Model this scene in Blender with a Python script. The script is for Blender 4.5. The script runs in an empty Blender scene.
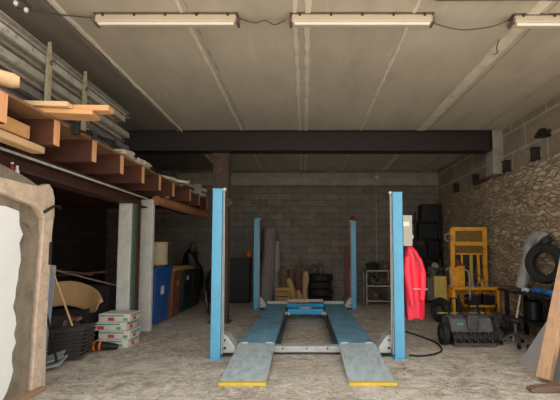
import bpy, bmesh, math, random
from mathutils import Vector, Matrix, Euler
random.seed(7)
PI = math.pi
scn = bpy.context.scene
C = scn.collection
# ------------------------------------------------------------------ camera
th = math.radians(4)
cd = bpy.data.cameras.new('camera'); cam = bpy.data.objects.new('camera', cd); C.objects.link(cam)
cam.location = (0, .17, 1.48); cam.rotation_euler = (PI/2+th, 0, 0)
cd.sensor_width = 36; cd.sensor_fit = 'HORIZONTAL'; cd.lens = 390/560*36; cd.clip_start = .05; cd.shift_x = -24/560; cd.shift_y = (53-390*math.tan(th))/560
scn.camera = cam

# ------------------------------------------------------------------ materials
def nodes(name):
    m = bpy.data.materials.new(name); m.use_nodes = True
    nt = m.node_tree; b = nt.nodes['Principled BSDF']
    return m, nt, b
def lnk(nt, a, b): nt.links.new(a, b)
def c4(c): return (c[0], c[1], c[2], 1)
def ramp(nt, fac, stops):
    r = nt.nodes.new('ShaderNodeValToRGB'); e = r.color_ramp.elements
    while len(e) < len(stops): e.new(.5)
    for i, (p, c) in enumerate(stops): e[i].position = p; e[i].color = c4(c)
    lnk(nt, fac, r.inputs[0]); return r.outputs[0]
def noise(nt, vec, scale, detail=6, rough=.6, dist=0):
    n = nt.nodes.new('ShaderNodeTexNoise'); n.inputs['Scale'].default_value = scale
    n.inputs['Detail'].default_value = detail; n.inputs['Roughness'].default_value = rough
    n.inputs['Distortion'].default_value = dist
    lnk(nt, vec, n.inputs['Vector']); return n.outputs['Fac']
def mix(nt, fac, a, b, mode='MIX'):
    m = nt.nodes.new('ShaderNodeMix'); m.data_type = 'RGBA'; m.blend_type = mode
    for s, v in ((0, fac), (6, a), (7, b)):
        if isinstance(v, (int, float)): m.inputs[s].default_value = v
        elif isinstance(v, tuple): m.inputs[s].default_value = c4(v)
        else: lnk(nt, v, m.inputs[s])
    return m.outputs[2]
def coords(nt, scale=(1,1,1), rot=(0,0,0), swiz=None):
    t = nt.nodes.new('ShaderNodeTexCoord').outputs['Object']
    if swiz:
        s = nt.nodes.new('ShaderNodeSeparateXYZ'); lnk(nt, t, s.inputs[0])
        k = nt.nodes.new('ShaderNodeCombineXYZ')
        for i, a in enumerate(swiz):
            if a is not None: lnk(nt, s.outputs[a], k.inputs[i])
        t = k.outputs[0]
    m = nt.nodes.new('ShaderNodeMapping'); m.inputs['Scale'].default_value = scale; m.inputs['Rotation'].default_value = rot
    lnk(nt, t, m.inputs[0]); return m.outputs[0]
def bump(nt, b, h, s, d=.02):
    n = nt.nodes.new('ShaderNodeBump'); n.inputs['Strength'].default_value = s; n.inputs['Distance'].default_value = d
    lnk(nt, h, n.inputs['Height']); lnk(nt, n.outputs[0], b.inputs['Normal'])
def mat(name, c, r=.7, metal=0, var=.25, scale=6, bs=.2, dark=None, spots=None, stretch=(1,1,1)):
    m, nt, b = nodes(name); v = coords(nt, stretch)
    d = dark or tuple(x*(1-var) for x in c); l = tuple(min(1, x*(1+var*.6)) for x in c)
    f = noise(nt, v, scale)
    col = ramp(nt, f, [(.3, d), (.52, c), (.75, l)])
    if spots:
        f2 = noise(nt, v, scale*2.3, 8, .7)
        msk = ramp(nt, f2, [(.56, (0,0,0)), (.66, (1,1,1))])
        col = mix(nt, msk, col, spots)
    lnk(nt, col, b.inputs['Base Color']); b.inputs['Roughness'].default_value = r; b.inputs['Metallic'].default_value = metal
    if bs: bump(nt, b, noise(nt, v, scale*6), bs, .01)
    return m
def wood(name, c, var=.35, axis=1, r=.7):
    m, nt, b = nodes(name); s = [14, 14, 14]; s[axis] = 1.2
    v = coords(nt, tuple(s)); f = noise(nt, v, 1.6, 8, .65, .6)
    lnk(nt, ramp(nt, f, [(.3, tuple(x*(1-var) for x in c)), (.5, c), (.72, tuple(min(1, x*(1+var*.5)) for x in c))]), b.inputs['Base Color'])
    b.inputs['Roughness'].default_value = r; bump(nt, b, f, .25, .01); return m
def concrete_floor():
    m, nt, b = nodes('dusty_concrete'); v = coords(nt)
    a = noise(nt, v, .7, 8, .62, .3); a2 = noise(nt, v, 4.2, 12, .78, .9); a3 = noise(nt, v, 30, 6, .75)
    col = ramp(nt, a2, [(.34, (.27,.21,.15)), (.45, (.53,.465,.375)), (.54, (.74,.68,.585)), (.66, (.93,.89,.80))])
    col = mix(nt, ramp(nt, a, [(.35, (.0,.0,.0)), (.7, (.55,.55,.55))]), col, (.68,.61,.51))
    col = mix(nt, .35, col, ramp(nt, a3, [(.32, (.25,.22,.18)), (.6, (.95,.93,.88))]), 'MULTIPLY')
    # long pale scrape marks
    vs_ = coords(nt, (1.2, 5, 1), (0, 0, .25)); w0 = noise(nt, vs_, 2.4, 8, .7, .6)
    col = mix(nt, ramp(nt, w0, [(.55, (0,0,0)), (.68, (.6,.6,.6))]), col, (.88,.86,.80))
    # dark cracks and scratches, two directions
    for rz, sc_, sd in ((.5, 3.0, 2.2), (-.7, 2.1, 3.0)):
        v2 = coords(nt, (1, 2.2, 1), (0, 0, rz)); w = noise(nt, v2, sc_, 6, .6, sd)
        k = ramp(nt, w, [(.482, (1,1,1)), (.497, (.22,.20,.17)), (.503, (.22,.20,.17)), (.518, (1,1,1))])
        g = ramp(nt, noise(nt, coords(nt, rot=(0,0,rz)), 1.1, 4), [(.42, (0,0,0)), (.56, (1,1,1))])
        col = mix(nt, g, col, mix(nt, .9, col, k, 'MULTIPLY'))
    st = ramp(nt, noise(nt, v, 2.1, 9, .75, .4), [(.55, (0,0,0)), (.66, (1,1,1))])
    col = mix(nt, mix(nt, .55, (0.,0.,0.), st), col, (.19,.155,.12))
    lnk(nt, col, b.inputs['Base Color']); b.inputs['Roughness'].default_value = .8
    bump(nt, b, a2, .35, .02); return m
def ceiling_mat(name, base):
    m, nt, b = nodes(name); v = coords(nt, (1, .35, 1)); v2 = coords(nt)
    f = noise(nt, v, 2.2, 8, .6); f2 = noise(nt, v2, .55, 4); 
    col = ramp(nt, f, [(.3, tuple(x*.84 for x in base)), (.5, base), (.72, tuple(x*1.08 for x in base))])
    col = mix(nt, .45, col, ramp(nt, f2, [(.35, (.72,.70,.66)), (.65, (1,1,1))]), 'MULTIPLY')
    gr = ramp(nt, noise(nt, coords(nt, (1, .12, 1)), 7, 3), [(.62, (0,0,0)), (.72, (.35,.35,.35))])
    col = mix(nt, gr, col, tuple(x*1.25 for x in base))
    lnk(nt, col, b.inputs['Base Color']); b.inputs['Roughness'].default_value = .9; bump(nt, b, noise(nt, v2, 30), .15, .005); return m
def block_wall(name, c1, c2, mortar, bw, rh, swiz, ms=.012, off=.5, bs=.5):
    m, nt, b = nodes(name); v = coords(nt, swiz=swiz)
    t = nt.nodes.new('ShaderNodeTexBrick'); lnk(nt, v, t.inputs['Vector'])
    t.inputs['Color1'].default_value = c4(c1); t.inputs['Color2'].default_value = c4(c2); t.inputs['Mortar'].default_value = c4(mortar)
    t.inputs['Scale'].default_value = 1; t.inputs['Brick Width'].default_value = bw; t.inputs['Row Height'].default_value = rh
    t.inputs['Mortar Size'].default_value = ms; t.inputs['Mortar Smooth'].default_value = .3; t.offset = off
    f = noise(nt, v, 3, 8, .7); f2 = noise(nt, v, 30, 4)
    col = mix(nt, .7, t.outputs['Color'], ramp(nt, f, [(.3, (.55,.52,.48)), (.7, (1.15,1.12,1.05))]), 'MULTIPLY')
    col = mix(nt, .4, col, ramp(nt, f2, [(.3, (.6,.6,.6)), (.7, (1.2,1.2,1.2))]), 'MULTIPLY')
    lnk(nt, col, b.inputs['Base Color']); b.inputs['Roughness'].default_value = .95
    bump(nt, b, mix(nt, .3, t.outputs['Fac'], f2), -bs, .02); return m
def rubble():
    m, nt, b = nodes('rubble_stone'); v = coords(nt, (1, 1, 1), swiz=(None, 1, 2))
    nz = nt.nodes.new('ShaderNodeTexNoise'); nz.inputs['Scale'].default_value = 3; nz.inputs['Detail'].default_value = 5; lnk(nt, v, nz.inputs['Vector'])
    vm = nt.nodes.new('ShaderNodeMix'); vm.data_type = 'VECTOR'; vm.inputs[0].default_value = .17
    lnk(nt, v, vm.inputs[4]); lnk(nt, nz.outputs['Color'], vm.inputs[5])
    mp = nt.nodes.new('ShaderNodeMapping'); mp.inputs['Scale'].default_value = (1, 4.6, 17); lnk(nt, vm.outputs[1], mp.inputs[0]); vv = mp.outputs[0]
    vo = nt.nodes.new('ShaderNodeTexVoronoi'); vo.inputs['Scale'].default_value = 1; lnk(nt, vv, vo.inputs['Vector'])
    ve = nt.nodes.new('ShaderNodeTexVoronoi'); ve.feature = 'DISTANCE_TO_EDGE'; ve.inputs['Scale'].default_value = 1; lnk(nt, vv, ve.inputs['Vector'])
    s = nt.nodes.new('ShaderNodeSeparateColor'); lnk(nt, vo.outputs['Color'], s.inputs[0])
    col = ramp(nt, s.outputs[0], [(0, (.36,.27,.18)), (.3, (.52,.41,.29)), (.55, (.64,.54,.41)), (.8, (.50,.35,.23)), (1, (.74,.65,.52))])
    edge = ramp(nt, ve.outputs['Distance'], [(.0, (.0,.0,.0)), (.14, (1,1,1))])
    col = mix(nt, edge, (.24,.185,.135), col)
    col = mix(nt, .6, col, ramp(nt, noise(nt, coords(nt), 1.6, 8, .7), [(.3, (.5,.46,.42)), (.7, (1.2,1.15,1.05))]), 'MULTIPLY')
    lnk(nt, col, b.inputs['Base Color']); b.inputs['Roughness'].default_value = .95
    bump(nt, b, edge, .6, .03); return m

M = {}
M['floor'] = concrete_floor()
M['ceil'] = ceiling_mat('board_cast_concrete', (.54,.49,.415))
M['ceil_left'] = ceiling_mat('darker_left_slab', (.25,.22,.19))  # darker tone for the left slab and the strip along its joint
M['joint'] = mat('joint_mortar', (.68,.62,.53), .9, var=.2, scale=5)
M['joint_dark'] = mat('joint_mortar_grey', (.42,.37,.30), .9, var=.25, scale=5)
M['backblock'] = block_wall('back_wall_block', (.27,.245,.21), (.20,.18,.155), (.14,.125,.105), .5, .21, (0, 2, None))
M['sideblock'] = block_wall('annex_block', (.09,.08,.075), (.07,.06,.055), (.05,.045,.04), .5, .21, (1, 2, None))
M['bigblock'] = block_wall('large_concrete_block', (.37,.32,.25), (.31,.26,.205), (.53,.48,.40), 1.15, .44, (1, 2, None), .025, .42, .3)
M['rubble'] = rubble()
M['ringbeam'] = mat('ring_beam_concrete', (.36,.33,.28), .9, scale=3)
M['pier'] = mat('rough_mortar', (.27,.225,.165), .95, var=.35, scale=7, bs=.6)
M['plaster'] = mat('white_plaster', (.95,.96,.94), .85, var=.06, scale=2)
M['pinkstone'] = mat('dressed_stone', (.70,.54,.41), .9, var=.25, scale=9, bs=.4, spots=(.45,.35,.26))
M['whitepost'] = mat('old_white_paint', (.66,.65,.60), .8, var=.14, scale=8, spots=(.50,.47,.41))
M['greensteel'] = mat('green_painted_steel', (.10,.16,.12), .6, scale=9)
M['redbrown'] = mat('rusty_red_steel', (.09,.036,.026), .7, scale=8, spots=(.08,.035,.025))
M['darksteel'] = mat('brown_black_steel', (.020,.013,.012), .6, scale=6, spots=(.032,.020,.018))
M['column'] = mat('brown_steel_column', (.075,.045,.035), .6, scale=6, spots=(.14,.10,.08))
M['edge'] = mat('worn_bright_edge', (.62,.60,.56), .5, scale=20)
M['joist'] = wood('reddish_joist', (.085,.028,.015), axis=0)
M['endface'] = wood('lighter_end', (.80,.40,.19), .2, axis=2)  # joist end faces set much lighter than the joist sides
M['endface2'] = mat('orange_brown_bark', (.42,.19,.08), .8, var=.35, scale=5)
M['deck'] = wood('deck_board', (.26,.135,.07), axis=1)
M['plank'] = wood('pale_plank', (.74,.50,.28), .18, axis=0)
M['plank2'] = wood('orange_plank', (.68,.36,.15), .22, axis=0)
M['plankY'] = wood('yellow_batten', (.64,.43,.22), .2, axis=1)
M['beamwood'] = wood('knotty_beam', (.60,.36,.21), .25, axis=2)
M['alu'] = mat('dull_aluminium', (.46,.44,.385), .6, .1, .3, 5, spots=(.30,.20,.15))
M['alu2'] = mat('greenish_profile', (.33,.32,.265), .65, .1, .35, 6, spots=(.30,.14,.10))
M['alu3'] = mat('dark_profile', (.15,.145,.14), .6, .1, .3, 8, spots=(.3,.3,.3))
M['strap'] = mat('yellowed_strap', (.38,.34,.22), .8, scale=14, spots=(.25,.14,.1))
M['blue'] = mat('lift_blue_paint', (.12,.44,.68), .42, var=.10, scale=5, bs=.05)
M['blueworn'] = mat('worn_blue_runway', (.17,.40,.56), .6, var=.35, scale=5, stretch=(1,.5,1), spots=(.46,.52,.53))
M['rampgrey'] = mat('worn_grey_ramp', (.46,.54,.55), .6, .0, .3, 9, spots=(.26,.38,.45), stretch=(1.5,.6,1))
M['yellowlip'] = mat('safety_yellow', (.74,.52,.05), .6, var=.2, scale=10)
M['galv'] = mat('dirty_light_steel', (.52,.54,.53), .5, .2, .2, 8)
M['darkrail'] = mat('greasy_rail', (.08,.09,.10), .5, .3, .3, 8)
M['brightblue'] = mat('jack_blue', (.03,.36,.72), .35, var=.1, scale=5, bs=0)
M['boxgrey'] = mat('control_box_grey', (.43,.42,.35), .5, var=.07, scale=5, bs=0)
M['white'] = mat('off_white', (.75,.75,.72), .5, var=.05, bs=0)
M['rope'] = mat('steel_cable', (.50,.47,.40), .6, bs=0)
M['red'] = mat('red_oilskin', (.92,.03,.07), .45, var=.14, scale=5, bs=.25)
M['redd'] = mat('dull_red', (.22,.03,.028), .6)
M['black'] = mat('black_plastic', (.009,.009,.010), .5, bs=.1)
M['black2'] = mat('black_grimy', (.019,.018,.017), .7, var=.4)
M['rubber'] = mat('tyre_rubber', (.013,.013,.014), .75, var=.3, scale=12)
M['grey'] = mat('mower_grey', (.10,.105,.11), .6, var=.3, scale=10, spots=(.2,.2,.19))
M['silver'] = mat('foil_duct', (.50,.51,.51), .45, .35, .15, 12)
M['machine'] = mat('machine_yellow', (.82,.37,.02), .5, var=.22, scale=6, spots=(.45,.19,.02))
M['mesh'] = mat('dusty_mesh_yellow', (.22,.13,.03), .7, var=.4, scale=30)
M['tank'] = mat('ochre_tank', (.46,.33,.08), .6, var=.2)
M['binblue'] = mat('bin_blue', (.02,.10,.36), .45, var=.15, bs=0)
M['binbrown'] = mat('bin_brown', (.22,.085,.035), .5, var=.2, bs=0)
M['bingreen'] = mat('bin_dark_green', (.012,.035,.033), .5, var=.2, bs=0)
M['lidy'] = mat('bin_lid_ochre', (.55,.35,.07), .5, var=.2, bs=0)
M['cream'] = mat('cream_drum', (.52,.43,.25), .7, var=.12)
M['tan'] = mat('brown_cardboard', (.52,.32,.15), .8, var=.15, scale=3)
M['carton'] = mat('white_carton', (.70,.67,.61), .8, var=.12, scale=6)
M['printg'] = mat('green_print', (.12,.36,.20), .8)
M['printr'] = mat('red_print', (.6,.07,.09), .8)
M['slat'] = mat('grubby_metal_slat', (.10,.09,.08), .5, .3, .35, 12)
M['orange'] = mat('orange_plastic', (.75,.20,.03), .5, bs=0)
M['panel'] = mat('grey_board', (.40,.39,.38), .7, var=.07, scale=3)
M['paleblue'] = mat('pale_blue_board', (.42,.50,.60), .6, var=.1)
M['roll'] = mat('grey_brown_roll', (.25,.22,.19), .9, var=.3, scale=6, stretch=(3,3,.5))
M['roll2'] = mat('grey_roll', (.34,.33,.31), .9, var=.25, scale=6, stretch=(3,3,.5))
M['bark'] = mat('bark', (.17,.10,.065), .95, var=.5, scale=9, bs=.8, stretch=(1.5,1.5,.5))
M['cutwood'] = mat('split_wood', (.46,.29,.15), .9, var=.35, scale=6, stretch=(3,3,.6))
M['crate'] = wood('crate_wood', (.42,.25,.09), axis=0)
M['pale'] = mat('pale_offcut', (.58,.53,.42), .9, var=.2, scale=7, spots=(.42,.34,.24))
M['diff'] = mat('yellowed_diffuser', (.55,.48,.37), .35, var=.08, scale=3, bs=0)
M['rim'] = mat('lamp_rim', (.14,.10,.075), .6)
M['tube'] = mat('tube_glass', (.80,.77,.70), .25, var=.05, bs=0)
M['wire'] = mat('dark_wire', (.09,.07,.055), .6, bs=0)
M['rust'] = mat('rust', (.22,.09,.05), .8)
M['pinkrim'] = mat('pink_wheel_rim', (.32,.22,.20), .5)
M['bluejunk'] = mat('blue_fabric', (.03,.16,.50), .7, scale=12)
M['brownwood'] = wood('dark_wedge', (.20,.12,.085), axis=0)
M['cage'] = mat('pale_steel_frame', (.34,.32,.28), .6, .2)
M['reddish_sill'] = wood('reddish_sill', (.40,.24,.15), axis=1)

# ------------------------------------------------------------------ mesh builder
class MB:
    def __init__(s): s.bm = bmesh.new()
    def box(s, x0, x1, y0, y1, z0, z1):
        v = [s.bm.verts.new(p) for p in ((x0,y0,z0),(x1,y0,z0),(x1,y1,z0),(x0,y1,z0),(x0,y0,z1),(x1,y0,z1),(x1,y1,z1),(x0,y1,z1))]
        for f in ((3,2,1,0),(4,5,6,7),(0,1,5,4),(1,2,6,5),(2,3,7,6),(3,0,4,7)): s.bm.faces.new([v[i] for i in f])
        return s
    def obox(s, c, size, rot=(0,0,0)):
        R = Euler(rot).to_matrix(); c = Vector(c); hx, hy, hz = [a/2 for a in size]
        v = [s.bm.verts.new(c + R @ Vector(p)) for p in ((-hx,-hy,-hz),(hx,-hy,-hz),(hx,hy,-hz),(-hx,hy,-hz),(-hx,-hy,hz),(hx,-hy,hz),(hx,hy,hz),(-hx,hy,hz))]
        for f in ((3,2,1,0),(4,5,6,7),(0,1,5,4),(1,2,6,5),(2,3,7,6),(3,0,4,7)): s.bm.faces.new([v[i] for i in f])
        return s
    def bar(s, a, b, w, h=None, roll=0):      # rectangular bar between two points
        a, b = Vector(a), Vector(b); h = h or w; d = (b-a); L = d.length; d.normalize()
        up = Vector((0,0,1)) if abs(d.z) < .95 else Vector((0,1,0))
        x = d.cross(up).normalized(); y = x.cross(d)
        if roll: q = Matrix.Rotation(roll, 3, d); x = q @ x; y = q @ y
        vs = []
        for p in (a, b):
            for i, j in ((-1,-1),(1,-1),(1,1),(-1,1)): vs.append(s.bm.verts.new(p + x*i*w/2 + y*j*h/2))
        for f in ((0,1,2,3),(7,6,5,4),(1,0,4,5),(2,1,5,6),(3,2,6,7),(0,3,7,4)): s.bm.faces.new([vs[i] for i in f])
        return s
    def tube(s, pts, r, n=10, cap=True):
        pts = [Vector(p) for p in pts]; rs = r if isinstance(r, (list, tuple)) else [r]*len(pts)
        rings = []; px = None
        for i, p in enumerate(pts):
            d = (pts[min(i+1, len(pts)-1)] - pts[max(i-1, 0)]).normalized()
            if px is None:
                u = Vector((0,0,1)) if abs(d.z) < .9 else Vector((1,0,0)); px = d.cross(u).normalized()
            else: px = (px - d*px.dot(d)).normalized()
            py = d.cross(px)
            rings.append([s.bm.verts.new(p + (px*math.cos(2*PI*k/n) + py*math.sin(2*PI*k/n))*rs[i]) for k in range(n)])
        for a, b in zip(rings, rings[1:]):
            for k in range(n): s.bm.faces.new((a[k], a[(k+1)%n], b[(k+1)%n], b[k]))
        if cap:
            s.bm.faces.new(rings[0][::-1]); s.bm.faces.new(rings[-1])
        return s
    def cyl(s, a, b, r, r2=None, n=20): return s.tube([a, b], [r, r if r2 is None else r2], n)
    def lathe(s, c, prof, axis=(0,0,1), n=28, closed=True):
        c = Vector(c); ax = Vector(axis).normalized()
        u = Vector((0,0,1)) if abs(ax.z) < .9 else Vector((1,0,0)); x = ax.cross(u).normalized(); y = ax.cross(x)
        rings = [[s.bm.verts.new(c + ax*h + (x*math.cos(2*PI*k/n) + y*math.sin(2*PI*k/n))*r) for k in range(n)] for r, h in prof]
        pr = list(zip(rings, rings[1:])) + ([(rings[-1], rings[0])] if closed else [])
        for a, b in pr:
            for k in range(n): s.bm.faces.new((a[k], a[(k+1)%n], b[(k+1)%n], b[k]))
        if not closed:
            s.bm.faces.new(rings[0][::-1]); s.bm.faces.new(rings[-1])
        return s
    def torus(s, c, R, r, axis=(0,0,1), n=32, m=8):
        return s.lathe(c, [(R + r*math.cos(2*PI*k/m), r*math.sin(2*PI*k/m)) for k in range(m)], axis, n)
    def prism(s, pts, vec):
        vec = Vector(vec); a = [s.bm.verts.new(p) for p in pts]; b = [s.bm.verts.new(Vector(p)+vec) for p in pts]; n = len(a)
        s.bm.faces.new(a[::-1]); s.bm.faces.new(b)
        for k in range(n): s.bm.faces.new((a[k], a[(k+1)%n], b[(k+1)%n], b[k]))
        return s
    def blob(s, c, r, sub=3, amp=.15, sc=2.5, seed=0):
        res = bmesh.ops.create_icosphere(s.bm, subdivisions=sub, radius=1)
        from mathutils import noise as N
        for v in res['verts']:
            k = 1 + amp*N.noise(v.co*sc + Vector((seed*7.3, seed, 0)))
            v.co = Vector(c) + Vector((v.co.x*r[0]*k, v.co.y*r[1]*k, v.co.z*r[2]*k))
        return s
WL = {}
SH = Vector((0, 0, 0))       # offset of the group of things being built
def build(mb, name, m, parent=None, bev=0, smooth=False):
    bmesh.ops.translate(mb.bm, verts=mb.bm.verts, vec=SH)
    bm = mb.bm; bmesh.ops.recalc_face_normals(bm, faces=bm.faces)
    if parent is not None: org = WL[parent]
    else:
        xs = [v.co for v in bm.verts]
        org = Vector(((min(v.x for v in xs)+max(v.x for v in xs))/2, (min(v.y for v in xs)+max(v.y for v in xs))/2, min(v.z for v in xs)))
    bmesh.ops.translate(bm, verts=bm.verts, vec=-org)
    me = bpy.data.meshes.new(name); bm.to_mesh(me); bm.free()
    if smooth:
        for p in me.polygons: p.use_smooth = True
    o = bpy.data.objects.new(name, me); C.objects.link(o); me.materials.append(m if not isinstance(m, str) else M[m])
    if parent is not None: o.parent = parent
    else: o.location = org
    WL[o] = org.copy()
    if bev:
        b = o.modifiers.new('bevel', 'BEVEL'); b.width = bev; b.segments = 2; b.limit_method = 'ANGLE'
    if smooth:
        try: me.set_sharp_from_angle(angle=math.radians(40))
        except Exception: pass
    return o
def thing(name, label, cat, loc, group=None):
    o = bpy.data.objects.new(name, None); C.objects.link(o); o.location = Vector(loc)+SH; o.empty_display_size = .1
    WL[o] = Vector(loc)+SH; o['label'] = label; o['category'] = cat
    if group: o['group'] = group
    return o
def tag(o, label, cat, group=None):
    o['label'] = label; o['category'] = cat
    if group: o['group'] = group
    return o
def struct(mb, name, m, **k):
    o = build(mb, name, m, **k); o['kind'] = 'structure'; return o
def dup(root, loc, label, rot=None, group=None, m=None, scale=None):
    def cp(o, par):
        c = o.copy(); C.objects.link(c)
        if par is not None: c.parent = par; c.matrix_parent_inverse = Matrix.Identity(4)
        for ch in [x for x in o.children]:
            if ch is not c: cp(ch, c)
        return c
    kids = list(root.children); c = root.copy(); C.objects.link(c); c.location = loc
    for ch in kids: cp(ch, c)
    c['label'] = label
    if rot is not None: c.rotation_euler = rot
    if scale is not None: c.scale = scale
    if group: c['group'] = group
    return c

# ================================================================== SETTING
struct(MB().box(-20, 20, -25, 13, -.2, 0), 'floor', 'floor')
CE = 4.1
struct(MB().box(-2.66, 4.6, 3.6, 12.8, CE, CE+.25), 'ceiling', 'ceil')
struct(MB().box(-6.4, -2.66, 3.6, 12.8, CE, CE+.25), 'ceiling', 'ceil_left')
# slab joints on the ceiling
def joint(x, w, m, name='trim_1', d=.012, wob=.012, y0=3.62, y1=12.38):
    mb = MB(); n = 60; L = []; R = []
    for i in range(n+1):
        y = y0+(y1-y0)*i/n
        L.append(Vector((x-w/2+random.uniform(-wob, wob), y, CE-d))); R.append(Vector((x+w/2+random.uniform(-wob, wob), y, CE-d)))
    bm = mb.bm
    lo = [(bm.verts.new(a), bm.verts.new(b)) for a, b in zip(L, R)]
    hi = [(bm.verts.new((a.x-.01, a.y, CE+.001)), bm.verts.new((b.x+.01, b.y, CE+.001))) for a, b in zip(L, R)]
    for i in range(n):
        bm.faces.new((lo[i][0], lo[i][1], lo[i+1][1], lo[i+1][0])); bm.faces.new((lo[i][0], hi[i][0], hi[i+1][0], lo[i+1][0]))
        bm.faces.new((lo[i][1], hi[i][1], hi[i+1][1], lo[i+1][1]))
    return struct(mb, name, m)
joint(-2.62, .03, 'joint', 'trim_1', .03); joint(-2.70, .05, 'ceil_left', 'trim_2', .03)
joint(-1.33, .028, 'joint', 'trim_3'); joint(-1.24, .02, 'joint_dark', 'trim_4')
joint(-.10, .04, 'joint', 'trim_5'); joint(0.04, .055, 'joint', 'trim_6', .015)
joint(1.20, .035, 'joint', 'trim_7', .015); joint(2.50, .15, 'joint', 'trim_8', .016, .02); joint(2.66, .02, 'joint_dark', 'trim_9')
joint(3.75, .03, 'joint_dark', 'trim_10')
# walls
bw = struct(MB().box(-6.4, 4.6, 12.4, 12.8, 0, CE), 'wall_back', 'backblock')
struct(MB().box(-6.2, 4.25, 12.34, 12.4, 3.62, 4.0), 'trim_11', 'ringbeam', bev=.01)
struct(MB().box(4.25, 4.6, 3.6, 12.4, 0, CE), 'wall_right', 'bigblock')
# rubble face in front of lower right wall, wavy upper edge and uneven surface
def rub():
    from mathutils import noise as N
    bm = bmesh.new(); ny, nz = 150, 55; g = []
    for j in range(ny+1):
        y = 3.6+(12.39-3.6)*j/ny; top = 3.13+.05*N.noise(Vector((y*1.7, 3, 0)))+.03*N.noise(Vector((y*6, 1, 0)))
        r = []
        for i in range(nz+1):
            z = top*i/nz; n = N.noise(Vector((y*3.4, z*8.5, .5)))
            r.append(bm.verts.new((4.19-.035*n-.02*N.noise(Vector((y*9, z*20, 2))), y, z)))
        r.append(bm.verts.new((4.26, y, top+.01))); g.append(r)
    for j in range(ny):
        for i in range(nz+1): bm.faces.new((g[j][i], g[j][i+1], g[j+1][i+1], g[j+1][i]))
    m = MB(); m.bm.free(); m.bm = bm
    return struct(m, 'wall_right', 'rubble', smooth=True)
rub()
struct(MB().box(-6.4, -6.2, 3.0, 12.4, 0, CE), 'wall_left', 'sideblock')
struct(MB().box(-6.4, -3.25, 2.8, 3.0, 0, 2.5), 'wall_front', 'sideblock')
# left stone pier with its plaster face, dressed stone lintel and jamb
SH = Vector((0, .30, 0))
YZ = lambda x, pts: [(x, y, z) for y, z in pts]
pier = struct(MB().prism(YZ(-3.2, [(1.6,0),(4.3,0),(4.3,1.9),(4.2,2.2),(4.06,2.22),(3.84,2.28),(3.42,2.35),(1.6,2.42)]), (.3,0,0)), 'wall_left', 'pier')
pts = [(1.6,.0),(3.62,.0),(3.74,.14)]
z = .14
while z < 1.74: z += .09; pts.append((3.80+random.uniform(-.04,.03)+.03*(z>1.3), z))
pts += [(3.78,1.9),(3.6,1.93),(3.4,1.92),(1.6,1.96)]
o = build(MB().prism(YZ(-2.905, pts), (.035,0,0)), 'plaster_patch', 'plaster', pier); o['label'] = 'white plaster patch with ragged edge'
lint = [(1.6,2.19),(3.44,2.19),(3.97,2.19),(4.08,2.21),(4.17,2.25),(4.24,2.2),(4.28,2.1),(4.29,1.88),(4.12,1.84),(4.06,1.92),(3.98,1.97),(3.46,2.05),(1.6,2.1)]
build(MB().prism(YZ(-2.92, lint), (.085,0,0)), 'stone_lintel', 'pinkstone', pier, bev=.012)
jamb = [(4.12,1.86),(4.10,1.4),(4.07,.8),(4.05,.02),(4.27,.0),(4.25,.6),(4.26,1.2),(4.27,1.7),(4.29,1.89)]
build(MB().prism(YZ(-2.96, jamb), (.12,0,0)), 'stone_jamb', 'pinkstone', pier, bev=.012)
build(MB().prism(YZ(-2.86, [(3.9,1.84),(4.04,1.80),(4.07,1.7),(4.02,.6),(4.01,.05),(3.96,.05),(3.98,1.0),(4.0,1.66),(3.95,1.75),(3.86,1.79)]), (-.05,0,0)), 'mortar_reveal', 'pier', pier)
build(MB().tube([(-2.84,4.1,1.92),(-2.76,4.14,1.99),(-2.74,4.22,2.0),(-2.78,4.3,1.98)], .016, 8), 'iron_hook', 'black', pier)
build(MB().box(-2.84, -2.82, 4.22, 4.25, 1.35, 1.6), 'iron_latch', 'black2', pier)
struct(MB().box(-2.98, -2.78, 2.5, 4.2, 0, .05), 'trim_12', 'reddish_sill', bev=.01)
SH = Vector((0, .06, 0))
# painted pillars under the steel edge beam
struct(MB().box(-3.20, -2.975, 6.80, 6.86, 0, 2.34), 'wall_pillar', 'whitepost', bev=.02)
struct(MB().box(-3.14, -2.90, 7.56, 7.68, 0, 2.515), 'wall_pillar', 'whitepost', bev=.02)
struct(MB().box(-3.15, -2.955, 6.865, 6.99, 0, 2.34), 'trim_13', 'greensteel', bev=.005)
struct(MB().box(-3.15, -2.95, 7.02, 7.12, 0, 2.34), 'trim_14', 'redbrown')

SH = Vector((0, 0, 0))
# steel edge beam of the loft
eb = thing('steel_beam', 'rusty red steel channel beam with bright top edge along loft, left side', 'beam', (-3.1, 6, 2.34))
build(MB().box(-3.25, -3.0, 2.6, 7.6, 2.34, 2.36).box(-3.25, -3.0, 2.6, 7.6, 2.50, 2.52).box(-3.14, -3.12, 2.6, 7.6, 2.36, 2.5), 'web', 'redbrown', eb)
o = build(MB().box(-3.0, -2.985, 2.6, 7.6, 2.497, 2.523), 'top_edge', 'edge', eb); o['label'] = 'bright worn top edge'
tag(build(MB().box(-3.3, -3.1, 2.6, 10.8, 2.52, 2.6), 'wall_plate', 'joist', bev=.004), 'dark red timber plate lying on the steel channel beam', 'timber')
SH = Vector((0, .2, 0))
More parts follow.
